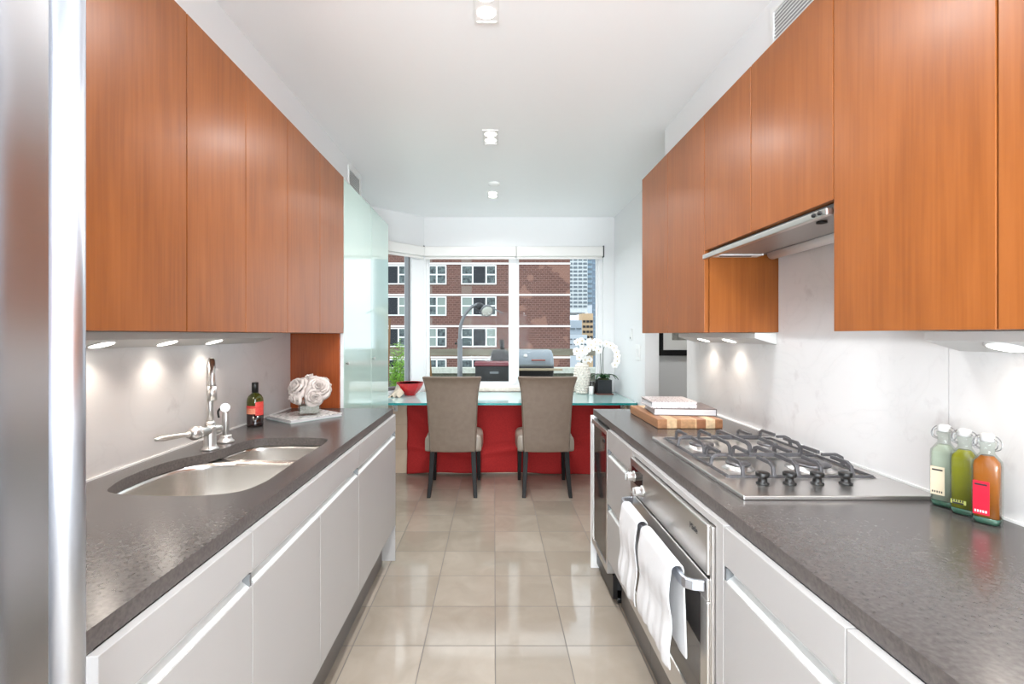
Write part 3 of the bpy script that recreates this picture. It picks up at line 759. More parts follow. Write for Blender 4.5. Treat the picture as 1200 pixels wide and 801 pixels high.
# hall picture
t = thing('framed_picture', 'black-framed picture hanging in the hall beyond the passage', 'picture', (1.9,4.73,1.1))
xa, xb, za, zb = 1.575, 2.175, 1.138, 1.80
f = MB(); fw = .055; f.box(xa,xb,4.715,4.748,za,za+fw); f.box(xa,xb,4.715,4.748,zb-fw,zb); f.box(xa,xa+fw,4.715,4.748,za+fw,zb-fw); f.box(xb-fw,xb,4.715,4.748,za+fw,zb-fw)
f.build('frame','blackplastic',t,bevel=.002)
MB().box(xa+fw,xb-fw,4.735,4.747,za+fw,zb-fw).build('mat',pm('mat_board',(222,220,214),.7),t)
MB().box(xa+.145,xb-.145,4.733,4.7349,za+.15,zb-.15).build('print',noisy('grey_print',(150,146,136),(118,116,108),nscale=6,rough=.6),t)

# ------------------------------------------------------------------ counter objects, left
# wine bottle
t = thing('wine_bottle', 'small dark wine bottle with red label on the left worktop', 'bottle', (-1.122,2.30,CT1))
M['oliveglass'] = pm('olive_glass',(74,78,20),.05,trans=.25,ior=1.5,spec=.8)
M['winedark'] = pm('wine_dark',(24,8,10),.06,spec=.8)
c = (-1.122,2.30,CT1)
MB().lathe([(.030,0),(.0355,.003),(.036,.01),(.036,.062)], c, 36).build('lower_body','winedark',t)
MB().lathe([(.036,.0622),(.036,.118),(.034,.132),(.027,.146),(.017,.154),(.0125,.160),(.0125,.166)], c, 36).build('shoulder','oliveglass',t)
MB().lathe([(.0128,.158),(.0148,.160),(.0148,.205),(.0135,.2065),(0,.2065)], c, 28).build('neck_foil','blackplastic',t)
def arc_label(c, r, z0, z1, a0, a1, mat, parent, name, n=20):
    mb = MB(); mb.grid(lambda u,v: (c[0]+r*cos(a0+(a1-a0)*u), c[1]+r*sin(a0+(a1-a0)*u), z0+(z1-z0)*v), n, 1); return mb.build(name, mat, parent)
M['redlabel'] = noisy('red_label',(196,34,34),(224,90,80),nscale=60,rough=.5)
M['peach'] = noisy('peach_label',(226,178,140),(206,60,50),nscale=90,rough=.5)
arc_label(c,.0366,.0885+CT1,.100+CT1,-2.9,.2,'redlabel',t,'label_band')
arc_label(c,.0366,.062+CT1,.0883+CT1,-2.9,.2,'peach',t,'label')
arc_label(c,.0368,.055+CT1,.118+CT1,-1.1,.15,'redlabel',t,'side_label')

# book + vase + roses
ba = R(52)
bc = Vector((-.985,2.545,CT1))
t = thing('art_book', 'large thin picture book lying under the rose vase', 'book', bc, ba)
u = Vector((cos(ba),sin(ba),0)); v_ = Vector((-sin(ba),cos(ba),0))
def ob(mb, a0,a1,b0,b1,z0,z1):
    vs = [bc+u*a+v_*b+Vector((0,0,z)) for z in (z0,z1) for b in (b0,b1) for a in (a0,a1)]
    return mb._add(vs, [(0,2,3,1),(4,5,7,6),(0,1,5,4),(1,3,7,5),(3,2,6,7),(2,0,4,6)])
M['cover_art'] = noisy('book_cover_art',(228,226,222),(150,150,146),nscale=11,lo=.5,hi=.62,rough=.25)
M['paper'] = noisy('page_edges',(214,212,212),(188,186,188),(1,1,260),2,nscale=1,rough=.8)
M['bluegrey'] = pm('grey_green_board',(146,160,156),.35)
ob(MB(),-.145,.145,-.12,.12,.0,.003).build('back_cover','bluegrey',t)
ob(MB(),-.140,.142,-.117,.117,.003,.015).build('pages','paper',t)
ob(MB(),-.145,.145,-.12,.12,.015,.018).build('front_cover','cover_art',t)
ZV = CT1+.0185
vc = (-.957,2.535)
t = thing('glass_vase', 'square clear glass vase holding the white roses', 'vase', (vc[0],vc[1],ZV), R(25))
a = R(25); uu = Vector((cos(a),sin(a),0)); ww = Vector((-sin(a),cos(a),0)); o3 = Vector((vc[0],vc[1],ZV))
def sq(h, z): return [o3+uu*p*h+ww*q*h+Vector((0,0,z)) for p,q in ((-1,-1),(1,-1),(1,1),(-1,1))]
f = MB(); hh = .052
for (i,j) in ((0,1),(1,2),(2,3),(3,0)):
    pass
vs = sq(hh,0)+sq(hh,.088)+sq(hh-.006,.088)+sq(hh-.006,.012)
fs = [(3,2,1,0)]+[(i,(i+1)%4,(i+1)%4+4,i+4) for i in range(4)]+[(i+4,(i+1)%4+4,(i+1)%4+8,i+8) for i in range(4)]+[((i+1)%4+8,(i+1)%4+12,i+12,i+8) for i in range(4)]+[(12,13,14,15)]
f._add(vs,fs); f.build('vase_glass','glass_clear',t)
vs = sq(hh-.0065,.0125)+sq(hh-.0065,.05); f = MB(); f._add(vs,[(0,1,2,3),(4,5,6,7)]+[(i,(i+1)%4,(i+1)%4+4,i+4) for i in range(4)])
f.build('pebbles',noisy('grey_pebbles',(176,168,160),(116,108,100),nscale=90,rough=.5,bump=.8,bumpd=.004),t)

M['petal'] = pm('white_petal',(212,200,193),.6)
M['petal'].node_tree.nodes['Principled BSDF'].inputs['Subsurface Weight'].default_value = .0
M['petal'].node_tree.nodes['Principled BSDF'].inputs['Subsurface Radius'].default_value = (.01,.006,.005)
M['stemgreen'] = pm('stem_green',(70,84,58),.5)
def rose(name_parent, c, R0, d, seed, mat='petal'):
    """open rose: cupped heart inside rings of broad petals with rolled-back rims"""
    rnd = random.Random(seed); mb = MB(); q = Vector((0,0,1)).rotation_difference(Vector(d).normalized()).to_matrix(); c = Vector(c)
    # (count, base radius, rim radius, rim height, roll)
    rings = [(2,.05,.15,.55,.00),(3,.08,.30,.54,.03),(4,.12,.50,.46,.08),(5,.16,.76,.26,.16),(5,.20,1.06,-.04,.26)]
    for ri, (n, rb, rt, zt_, roll) in enumerate(rings):
        for k in range(n):
            a0 = 2*pi*k/n + ri*.9 + rnd.uniform(-.2,.2); span = 2*pi/n*1.45; jr = rnd.uniform(.86,1.14); jz = rnd.uniform(-.07,.07); tw = rnd.uniform(-.12,.12)
            def fn(u_, v_):
                w = (u_-.5)*2; fan = sin(min(1,.22+v_)*pi/2)
                a = a0 + w*span/2*fan
                edge = 1-.28*w*w*v_                         # rounded petal rim
                rr = rb + (rt*jr-rb)*(v_**.75)*edge + tw*w*v_
                z = -.42 + (zt_+jz+.42)*sin(v_*pi/2)**.8 - .10*w*w*v_
                if v_ > .72: z -= roll*((v_-.72)/.28)**2*1.3; rr += roll*.35*((v_-.72)/.28)
                z += .025*sin(w*6+ri*2+k)*v_
                return c + q @ Vector((R0*rr*cos(a), R0*rr*sin(a), R0*z))
            mb.grid(fn, 10, 9)
    return mb.build('rose_bloom', mat, name_parent, fixn=False, solid=.0012)
t = thing('rose_bouquet', 'bouquet of creamy white roses in the square vase', 'flowers', (vc[0],vc[1],ZV+.02))
zc = ZV+.122
rose(t,(vc[0]-.052,vc[1]-.035,zc+.022),.060,(-.45,-.75,.55),1)
rose(t,(vc[0]+.058,vc[1]-.025,zc+.020),.066,(.45,-.75,.5),2)
rose(t,(vc[0]+.0,vc[1]+.015,zc+.050),.058,(0,-.2,1),3)
rose(t,(vc[0]-.062,vc[1]-.040,zc-.026),.046,(-.75,-.6,-.15),4)
rose(t,(vc[0]+.048,vc[1]-.050,zc-.024),.050,(.5,-.8,-.1),5)
rose(t,(vc[0]-.04,vc[1]+.055,zc+.03),.052,(-.4,.5,.8),6)
rose(t,(vc[0]+.06,vc[1]+.05,zc+.035),.052,(.5,.5,.8),7)
for k in range(7):
    aa = k*.9; MB().tube([(vc[0]+.02*cos(aa),vc[1]+.02*sin(aa),ZV+.02),(vc[0]+.012*cos(aa),vc[1]+.012*sin(aa),ZV+.07),(vc[0]+.035*cos(aa),vc[1]+.035*sin(aa),zc+.01)],.003,8,sub=3).build('stem','stemgreen',t)

# ------------------------------------------------------------------ counter objects, right
# striped cutting board
def board_mat():
    m = pm('striped_maple_walnut',(214,176,130),.45); b = m.node_tree.nodes['Principled BSDF']
    g = N(m,'ShaderNodeNewGeometry'); s = N(m,'ShaderNodeSeparateXYZ'); L(m,g.outputs['Position'],s.inputs[0])
    mr = N(m,'ShaderNodeMapRange'); mr.inputs[1].default_value = .745; mr.inputs[2].default_value = 1.045; L(m,s.outputs[0],mr.inputs[0])
    rp = ramp(m,[(0,(168,118,80)),(.15,(226,190,148)),(.30,(174,124,84)),(.36,(196,150,108)),(.58,(222,184,140)),(.60,(160,104,70)),(.74,(228,196,156)),(.88,(164,112,74))]); rp.color_ramp.interpolation='CONSTANT'
    L(m,mr.outputs[0],rp.inputs[0])
    mp = N(m,'ShaderNodeMapping'); mp.inputs['Scale'].default_value=(60,4,60); nz = N(m,'ShaderNodeTexNoise'); nz.inputs['Scale'].default_value=1; L(m,g.outputs['Position'],mp.inputs[0]); L(m,mp.outputs[0],nz.inputs['Vector'])
    r2 = ramp(m,[(.3,(215,215,215)),(.7,(255,255,255))]); L(m,nz.outputs['Fac'],r2.inputs[0])
    mx = N(m,'ShaderNodeMixRGB',blend_type='MULTIPLY'); mx.inputs[0].default_value=1; L(m,rp.outputs[0],mx.inputs[1]); L(m,r2.outputs[0],mx.inputs[2]); L(m,mx.outputs[0],b.inputs['Base Color'])
    return m
M['board'] = board_mat()
f = MB(); f.box(.747,1.046,2.238,2.690,CT1+.0005,CT1+.043)
tag(f.build('cutting_board','board',bevel=.004), 'thick striped wooden cutting board under the two books', 'cutting board')
def book(label, cx, cy, z, w_, d_, h_, rz, cov, pages='paper'):
    t = thing('book', label, 'book', (cx,cy,z), rz, 'books on the cutting board')
    LOCAL[0] = True
    f = MB(); f.box(-w_/2,w_/2,-d_/2,d_/2,0,.003); f.build('back_cover',cov,t)
    f = MB(); f.box(-w_/2,w_/2,-d_/2,d_/2,h_-.003,h_); f.build('front_cover',cov,t)
    f = MB(); f.box(w_/2-.003,w_/2,-d_/2,d_/2,.003,h_-.003); f.build('spine',cov,t)
    f = MB(); f.box(-w_/2+.004,w_/2-.003,-d_/2+.004,d_/2-.004,.003,h_-.003); f.build('pages',pages,t)
    LOCAL[0] = False
M['darkcover'] = noisy('dark_cover',(108,92,88),(70,60,58),nscale=6,rough=.3)
M['mottled'] = noisy('mottled_cover',(206,200,198),(120,72,70),nscale=26,lo=.5,hi=.62,rough=.3)
book('thick book with dark cover at the bottom of the pile on the board', .925,2.455,CT1+.0435,.29,.235,.033,R(-6),'darkcover')
book('white book with mottled cover on top of the pile', .868,2.45,CT1+.0770,.215,.20,.032,R(-2),'mottled')

# swing-top bottles
def swing_bottle(x, y, tint, liquid, labelmat, lab, rz, band):
    t = thing('swing_top_bottle', lab, 'bottle', (x,y,CT1), rz, 'swing-top bottles by the backsplash')
    LOCAL[0] = True
    def sec(hx, hy, z, n=28, p=5):
        out = []
        for i in range(n):
            a = 2*pi*i/n; ca, sa = cos(a), sin(a)
            out.append((hx*math.copysign(abs(ca)**(2/p),ca), hy*math.copysign(abs(sa)**(2/p),sa), z))
        return out
    def loft(secs, name, mat, par, solid=0):
        n = len(secs[0]); vs = [q for s_ in secs for q in s_]; fs = [(j*n+i,j*n+(i+1)%n,(j+1)*n+(i+1)%n,(j+1)*n+i) for j in range(len(secs)-1) for i in range(n)]
        fs += [tuple(range(n-1,-1,-1)), tuple((len(secs)-1)*n+i for i in range(n))]
        mb = MB(); mb._add(vs,fs,True); mb.sm[-1] = mb.sm[-2] = False; return mb.build(name,mat,par)
    hx, hy = .0245, .019
    g = loft([sec(hx-.003,hy-.003,0),sec(hx,hy,.003),sec(hx,hy,.132),sec(hx-.001,hy-.001,.142),sec(hx-.006,hy-.004,.151,p=3),sec(.015,.014,.157,p=2),sec(.0125,.0125,.161,p=2),sec(.0125,.0125,.176,p=2),sec(.0145,.0145,.179,p=2),sec(.0145,.0145,.186,p=2)],'bottle_glass','bottleglass',t)
    loft([sec(hx-.0025,hy-.0025,.0165),sec(hx-.0025,hy-.0025,.132),sec(hx-.004,hy-.004,.141),sec(hx-.009,hy-.007,.149,p=3),sec(.011,.011,.155,p=2)],'liquid',liquid,t)
    loft([sec(hx-.004,hy-.004,.002),sec(hx-.002,hy-.002,.0155)],'thick_base','greenbase',t)
    loft([sec(.0115,.0115,.1865,p=2),sec(.0135,.0135,.190,p=2),sec(.0125,.0125,.202,p=2),sec(.008,.008,.205,p=2)],'stopper','stopperwhite',t)
    for sx in (-1,1):
        MB().tube([(sx*.0125,0,.167),(sx*.022,-.003,.172),(sx*.0245,-.002,.185),(sx*.018,0,.197),(sx*.009,0,.200)],.0011,8,sub=4).build('bail_wire','wire',t)
        MB().tube([(sx*.0125,0,.170),(sx*.018,-.008,.176),(sx*.019,-.008,.188),(sx*.012,-.004,.194)],.0011,8,sub=4).build('bail_wire','wire',t)
    # label on the broad face toward the aisle
    mb = MB()
    z0, z1 = band
    mb.box(-.020,.008,-hy-.0006,-hy-.0001,z0,z1); lb = mb.build('label',labelmat,t)
    mb = MB(); mb.box(-.017,.004,-hy-.0009,-hy-.0006,z1-.010,z1-.006); mb.build('lettering','darkmetal',lb)
    mb = MB()
    for k in range(5): mb.box(-.017+.0045*k,-.0145+.0045*k,-hy-.0009,-hy-.0006,z0+.005,z0+.010)
    mb.build('lettering','trimwhite' if labelmat=='pinklabel' else 'darkmetal',lb)
    LOCAL[0] = False
M['bottleglass'] = sheer('bottle_glass',(238,242,239),gloss=.4)
M['stopperwhite'] = pm('stopper_ceramic',(206,206,204),.4)
M['wire'] = pm('bail_wire_steel',(150,150,150),.3,metal=.8)
M['greenbase'] = pm('green_glass_base',(74,112,96),.06,trans=.3,spec=.8)
M['liq_clear'] = pm('pale_oil',(172,178,164),.12,spec=.6)
M['liq_olive'] = pm('olive_oil',(134,132,40),.12,spec=.6)
M['liq_amber'] = pm('amber_vinegar',(166,94,32),.12,spec=.6)
M['creamlabel'] = pm('cream_label',(204,190,164),.5)
M['oliv_label'] = pm('olive_label',(172,174,90),.5)
M['pinklabel'] = pm('crimson_label',(196,14,46),.45)
swing_bottle(1.130,1.230,None,'liq_clear','creamlabel','swing-top bottle with clear pale liquid and cream label, farthest of three',R(-62),(.03,.100))
swing_bottle(1.128,1.174,None,'liq_olive','oliv_label','swing-top bottle with olive green oil, middle of three',R(-60),(.026,.036))
swing_bottle(1.126,1.118,None,'liq_amber','pinklabel','swing-top bottle with amber liquid and crimson label, nearest of three',R(-58),(.022,.098))

# ------------------------------------------------------------------ glass table, chairs, cloth
M['tealedge'] = pm('teal_glass_edge',(40,150,150),.08,spec=.8)
M['tabletop'] = pm('aqua_glass',(196,228,226),.04,trans=.25,spec=.8)
t = thing('glass_table', 'long aqua glass tabletop built in below the window', 'table', (0,4.8,.706))
f = MB(); ZG0, ZG1 = .7065, .7265
poly = [(-1.2,4.40),(1.275,4.40),(1.292,4.417),(1.292,5.258),(-.79,5.258),(-1.2,4.835)]
n = len(poly)
f._add([(x,y,ZG0) for x,y in poly]+[(x,y,ZG1) for x,y in poly],[tuple(range(n-1,-1,-1)),tuple(range(n,2*n))],False,0)
f._add([(x,y,ZG0) for x,y in poly]+[(x,y,ZG1) for x,y in poly],[(i,(i+1)%n,(i+1)%n+n,i+n) for i in range(n)],False,1)
f.build('glass_top',['tabletop','tealedge'],t)
for x in (-.95,-.345,.437,1.22):
    b = MB(); b.box(x-.015,x+.015,4.50,4.749,.694,.706); b.box(x-.015,x+.015,4.735,4.749,.60,.694); b.tube([(x,4.55,.69),(x,4.74,.61)],.006,8); b.build('bracket','trimwhite',t)

# red cloth hanging from under the table
def cloth(u, v):
    x = -.835+(2.055)*u; z = .698*(1-v)+.012*v
    y = 4.728 - .035*abs(sin(u*4.2+.6))*v - .008*sin(u*31)*v*v*.6 - .030*sin((u*3+v*1.6)*pi)**2*v
    # soft diagonal folds
    y -= .035*math.exp(-((v-(.1+2.2*u))/.12)**2)*max(0,1-2*u) + .025*math.exp(-((v-(.75-.5*abs(u-.3)))/.06)**2)
    z += .012*sin(u*5.1)*v
    return (x,y,max(z,.004))
f = MB(); f.grid(cloth, 110, 40)
tag(f.build('cloth_panel','redcloth',solid=.003,off=1), 'deep red cloth hanging in front of the stone ledge', 'cloth')

# dining chairs
LOCAL[0] = True
def make_chair():
    t = thing('dining_chair', 'taupe leather dining chair on the left at the glass table', 'chair', (0,0,0), 0, 'taupe dining chairs')
    # back: loft of sections over height ; local y: 0 = rear leg line, seat extends +y
    prof = [(.36,.192,.055,.03),(.45,.197,.05,.025),(.60,.202,.035,.008),(.75,.208,.02,-.01),(.86,.216,.005,-.025),(.93,.228,-.008,-.036),(.975,.240,-.025,-.05),(.995,.243,-.045,-.07)]
    #          z   halfwidth  yfront   yback
    f = MB(); secs = []
    def sec(hw, yf, yb, z, bow):
        out = []; n = 14
        for i in range(n+1):
            s = -1+2*i/n; out.append((hw*s, yb-.006*(1-s*s)-bow*0, z+.004*s*s))
        for i in range(n+1):
            s = 1-2*i/n; out.append((hw*s, yf+.006*(1-s*s), z+.004*s*s))
        return out
    for z, hw, yf, yb in prof: secs.append(sec(hw, yf+.04, yb-.0, z, 0))
    n = len(secs[0]); vs = [q for s_ in secs for q in s_]; fs = [(j*n+i,j*n+(i+1)%n,(j+1)*n+(i+1)%n,(j+1)*n+i) for j in range(len(secs)-1) for i in range(n)]
    fs += [tuple(range(n-1,-1,-1)), tuple((len(secs)-1)*n+i for i in range(n))]
    f._add(vs, fs, True); f.sm[-1] = f.sm[-2] = False
    bk = f.build('backrest','leather',t,bevel=.012,seg=3)
    for s in (-1,1):
        MB().tube([(s*(hw-.012),yb-.001,z) for z,hw,yf,yb in prof[:-1]],.0022,8,sub=4).build('piping','piping',bk)
    # seat
    f = MB(); ring = catmull([(-.205,.09),(-.225,.12),(-.245,.25),(-.245,.42),(-.225,.50),(-.15,.525),(.15,.525),(.225,.50),(.245,.42),(.245,.25),(.225,.12),(.205,.09)],4)
    rows = [(.93,.352),(.985,.358),(1.0,.375),(1.0,.44),(.985,.465),(.94,.482),(.8,.492),(.4,.498)]
    cx, cy = 0, .31; nn = len(ring)
    vs = [(cx+(x-cx)*k, cy+(y-cy)*k, z) for k,z in rows for x,y in ring]
    fs = [(j*nn+i,j*nn+(i+1)%nn,(j+1)*nn+(i+1)%nn,(j+1)*nn+i) for j in range(len(rows)-1) for i in range(nn)]+[tuple(range(nn-1,-1,-1)),tuple((len(rows)-1)*nn+i for i in range(nn))]
    f._add(vs,fs,True); f.build('seat','seatleather',t)
    for s in (-1,1):
        # rear legs curve backwards, front legs straight taper
        g = MB(); P = [(s*.172,.075,.365,.021),(s*.176,.06,.25,.020),(s*.183,.03,.12,.017),(s*.192,-.015,0,.015)]
        vs = []
        for x,y,z,r in P: vs += [(x-r,y-r,z),(x+r,y-r,z),(x+r,y+r,z),(x-r,y+r,z)]
        fs = [(3,2,1,0),(12,13,14,15)]+[(j*4+i,j*4+(i+1)%4,(j+1)*4+(i+1)%4,(j+1)*4+i) for j in range(3) for i in range(4)]
        g._add(vs,fs); g.build('leg','blacklegs',t,bevel=.003)
        g = MB(); P = [(s*.20,.475,.365,.021),(s*.203,.48,.12,.017),(s*.205,.482,0,.014)]; vs = []
        for x,y,z,r in P: vs += [(x-r,y-r,z),(x+r,y-r,z),(x+r,y+r,z),(x-r,y+r,z)]
        fs = [(3,2,1,0),(8,9,10,11)]+[(j*4+i,j*4+(i+1)%4,(j+1)*4+(i+1)%4,(j+1)*4+i) for j in range(2) for i in range(4)]
        g._add(vs,fs); g.build('leg','blacklegs',t,bevel=.003)
    return t
ch = make_chair(); LOCAL[0] = False
ch.location = (-.345,4.045,0)
c2 = copy_tree(ch); c2.location = (.437,4.045,0); c2['label'] = 'taupe leather dining chair on the right at the glass table'

# table objects
M['redbowl'] = pm('red_enamel',(206,28,36),.18,spec=.6,coat=.4)
t = thing('red_bowl', 'fluted red bowl on the glass table at the left', 'bowl', (-.855,4.98,ZG1))
f = MB(); c = Vector((-.855,4.98,ZG1)); vs = []; n = 64
pr = [(.0,.004),(.045,.004),(.048,.0),(.056,.002),(.058,.012),(.085,.035),(.108,.07),(.124,.11),(.132,.125),(.136,.126),(.134,.122),(.128,.105),(.108,.062),(.08,.03),(.04,.016),(0,.014)]
for r,h in pr:
    for i in range(n):
        a = 2*pi*i/n; k = 1+.018*cos(a*16)*(r>.07); vs.append(c+Vector((r*k*cos(a),r*k*sin(a),h)))
fs = [(j*n+i,j*n+(i+1)%n,(j+1)*n+(i+1)%n,(j+1)*n+i) for j in range(len(pr)-1) for i in range(n)]
f._add(vs,fs,True); f.build('bowl_body','redbowl',t)
MB().lathe([(.1365,.1245),(.138,.128),(.1365,.131),(.134,.128),(.1365,.1245)],c,48).build('rim',pm('dark_red_rim',(150,16,24),.25),t)
# cream napkin
def nap(u,v):
    x = -.985+.10*(u-.5)*1.2+.03*v; y = 4.93-.05*v+.02*sin(u*6); 
    z = ZG1+.006+.115*math.exp(-((u-.62)/.34)**2)*(1-v)**.7+.012*sin(u*14+v*4)*(.3+v)
    return (x+.02*sin(v*5),y-.10*v,max(z,ZG1+.003))
f = MB(); f.grid(nap,24,18)
tag(f.build('napkin',noisy('cream_linen',(226,210,190),(206,190,170),nscale=90,rough=.9),solid=.004,sub=1,off=1),'crumpled cream cloth napkin beside the red bowl','napkin')

# white knobbly vase with blossoms
vx, vy = .915, 5.10
t = thing('white_vase', 'white ceramic vase with a knobbly scaled surface on the table', 'vase', (vx,vy,ZG1))
f = MB(); prof = [(.038,0),(.05,.01),(.056,.05),(.072,.12),(.078,.2),(.068,.27),(.05,.31),(.052,.325),(.046,.325),(.04,.30),(.0,.295)]
f.lathe(prof,(vx,vy,ZG1),28)
vb = f.build('vase_body',pm('white_glaze',(240,234,226),.35),t)
f = MB()
for j in range(11):
    h = .02+j*.027; r = next(a[0]+(b[0]-a[0])*(h-a[1])/(b[1]-a[1]) for a,b in zip(prof,prof[1:]) if a[1] <= h <= b[1])
    for i in range(13):
        a = 2*pi*(i+.5*(j%2))/13; f.ball((vx+r*cos(a),vy+r*sin(a),ZG1+h),.0135,8,6,(1,1,1.15))
f.build('knobbly_scales',pm('white_glaze_scales',(236,228,218),.3),vb)
MB().lathe([(.022,0),(.024,.004),(.024,.085),(.020,.085),(.020,.08),(0,.08)],(.995,5.02,ZG1),24).build('x','whiteplastic')
cup = bpy.data.objects['x']; cup.name = 'votive_cup'; tag(cup,'slim white cup between the knobbly vase and the orchid pot','cup')
M['orchid'] = pm('orchid_petal',(250,248,246),.5)
M['orchidlip'] = pm('orchid_lip',(214,190,120),.5)
def orchid_bloom(par, c, r, d, seed):
    rnd = random.Random(seed); q = Vector((0,0,1)).rotation_difference(Vector(d).normalized()).to_matrix(); c = Vector(c); mb = MB()
    for k in range(5):
        a0 = pi/2+2*pi*k/5; wd = (.42 if k in (0,2,3) else .62)
        def fn(u_,v_,a0=a0,wd=wd):
            s = (u_-.5)*2*wd*sin(pi*min(1,.12+.85*v_))*r; L_ = v_*r
            p = Vector((L_*cos(a0)-s*sin(a0), L_*sin(a0)+s*cos(a0), .12*r*sin(v_*pi)-.05*r*abs(u_-.5)))
            return c+q@p
        mb.grid(fn,5,6)
    o = mb.build('blossom','orchid',par,fixn=False)
    m2 = MB(); m2.ball(c+q@Vector((0,-.05*r,.12*r)),r*.16,8,6); m2.build('lip','orchidlip',o)
t = thing('white_blossom_bunch','bunch of white blossoms in the knobbly white vase','flowers',(vx,vy,ZG1+.3))
rnd = random.Random(11)
for k in range(16):
    a = rnd.uniform(0,2*pi); rr = rnd.uniform(.02,.13); z = ZG1+.36+rnd.uniform(-.02,.19); p = (vx+.03+rr*cos(a),vy-.02+rr*.5*sin(a),z)
    orchid_bloom(t,p,.043,(rnd.uniform(-.6,.6),-1,rnd.uniform(-.1,.7)),k)
    MB().tube([(vx,vy,ZG1+.30),((vx+p[0])/2,vy,(ZG1+.30+z)/2+.02),p],.002,6,sub=3).build('stem','stemgreen',t)
# orchid in a black cube pot
px, py = 1.135, 5.08
t = thing('potted_orchid','white orchid with arching stems in a black cube pot','plant',(px,py,ZG1))
f = MB(); hw = .072; f.prism([(px-hw,py-hw),(px+hw,py-hw),(px+hw,py+hw),(px-hw,py+hw)],ZG1+.012,ZG1+.150); f.build('pot',pm('black_ceramic',(34,36,40),.3),t,bevel=.006)
MB().box(px-.085,px+.085,py-.085,py+.085,ZG1+.0005,ZG1+.0118).build('tray',pm('brown_tray',(110,62,52),.4),t,bevel=.002)
MB().lathe([(.06,0),(.055,.012),(0,.016)],(px,py,ZG1+.150),20).build('moss',noisy('moss',(70,80,40),(40,44,24),nscale=60,rough=.9),t)
M['leaf'] = noisy('orchid_leaf',(46,86,44),(30,62,34),nscale=12,rough=.3)
for k in range(8):
    a = 2*pi*k/8+.2; ln = .12+.03*(k%3); 
    def fn(u_,v_,a=a,ln=ln,k=k):
        rad = .015+ln*v_; s = (u_-.5)*2*.024*sin(pi*(.12+.86*v_)); zz = ZG1+.158+.06*sin(v_*pi*.75)-.05*v_*v_+.01*abs(u_-.5)
        x_ = px+rad*cos(a)-s*sin(a); y_ = py+rad*sin(a)*.8+s*cos(a)
        return (min(x_,XR-.01), min(y_,5.25), zz)
    m_ = MB(); m_.grid(fn,4,10); m_.build('leaf','leaf',t,fixn=False,solid=.0015)
def arch(pts): 
    f = MB(); f.tube(pts,.0032,8,sub=6); f.build('flower_stem','stemgreen',t)
z0 = ZG1+.15
arch([(px,py,z0),(px-.005,py,z0+.16),(px+.0,py,z0+.32),(px+.05,py-.02,z0+.36),(px+.10,py-.04,z0+.31),(px+.125,py-.05,z0+.2)])
arch([(px-.02,py,z0),(px-.03,py,z0+.2),(px-.035,py,z0+.34),(px-.08,py-.02,z0+.40),(px-.15,py-.04,z0+.37)])
sp = [(px+.02,py-.05,z0+.37),(px+.06,py-.05,z0+.355),(px+.095,py-.06,z0+.33),(px+.115,py-.07,z0+.285),(px+.125,py-.075,z0+.24),(px+.122,py-.075,z0+.195),(px+.10,py-.07,z0+.155),
      (px-.05,py-.05,z0+.38),(px-.10,py-.06,z0+.39),(px-.14,py-.06,z0+.36),(px-.17,py-.06,z0+.32),(px-.10,py-.06,z0+.33),(px-.06,py-.05,z0+.30)]
for k, p in enumerate(sp): orchid_bloom(t,p,.040,(-.2+.1*(k%4),-1,.2),50+k)
f = MB(); f.lathe([(.03,0),(.036,.01),(.042,.06),(.036,.11),(.03,.125),(.027,.125),(.0,.115)],(1.028,5.16,ZG1),20); 
tag(f.build('patterned_jar',noisy('black_white_pattern',(30,30,32),(170,168,160),nscale=60,lo=.5,hi=.56,rough=.3)),'small dark patterned jar left of the orchid pot','jar')

# ------------------------------------------------------------------ outside: terrace
M['deck'] = noisy('terrace_paving',(150,146,140),(128,124,118),nscale=3,rough=.7)
struct('terrace_floor', MB().box(-7,7,5.46,9.7,-.12,-.02), 'deck')
M['coping'] = noisy('pale_coping',(212,216,204),(196,200,188),nscale=6,rough=.7)
M['parapet'] = noisy('olive_render',(112,114,98),(90,92,80),nscale=5,rough=.8)
t = thing('terrace_parapet','low olive terrace parapet with pale coping and flat top rail','parapet',(0,9.55,-.02))
MB().box(-7,7,9.45,9.65,-.02,.60).build('wall_body','parapet',t)
MB().box(-7,7,9.40,9.70,.60,.70).build('coping','coping',t)
M['rail'] = noisy('weathered_rail',(136,130,112),(120,114,98),(1,20,20),nscale=2,rough=.7)
MB().box(-7,7,9.47,9.60,.935,1.065).build('top_rail','rail',t)
for x in (-6,-4.2,-2.7,2.9,4.4,6): MB().box(x-.03,x+.03,9.5,9.56,.70,.935).build('post','rail',t)
# barrel grill
gx0, gx1, gy, gz, gr = -.05, .95, 8.0, .84, .262
t = thing('barrel_grill','grey barrel-shaped charcoal grill with chimney on the terrace','grill',(.45,8.0,-.02))
M['grilllid'] = pm('grey_enamel',(132,140,146),.35,metal=.2)
M['grillblack'] = pm('sooty_black',(34,32,32),.5)
def half(x0,x1,top,name,mat):
    f = MB(); n = 20; vs = []; K = [(x0,.0),(x0,.75),(x0+.02,.93),(x0+.07,1.0),(x1-.07,1.0),(x1-.02,.93),(x1,.75),(x1,.0)]
    for x,k in K:
        for i in range(n+1):
            a = pi*i/n; vs.append((x, gy+gr*k*cos(a), gz+(1 if top else -1)*gr*k*sin(a)))
    f._add(vs,[(j*(n+1)+i,j*(n+1)+i+1,(j+1)*(n+1)+i+1,(j+1)*(n+1)+i) for j in range(len(K)-1) for i in range(n)],True)
    return f.build(name,mat,t,solid=.004)
ld_ = half(.24,.95,True,'lid','grilllid'); half(.24,.95,False,'fire_bowl','grillblack'); half(-.05,.235,True,'side_chamber','grillblack'); half(-.05,.235,False,'side_chamber','grillblack')
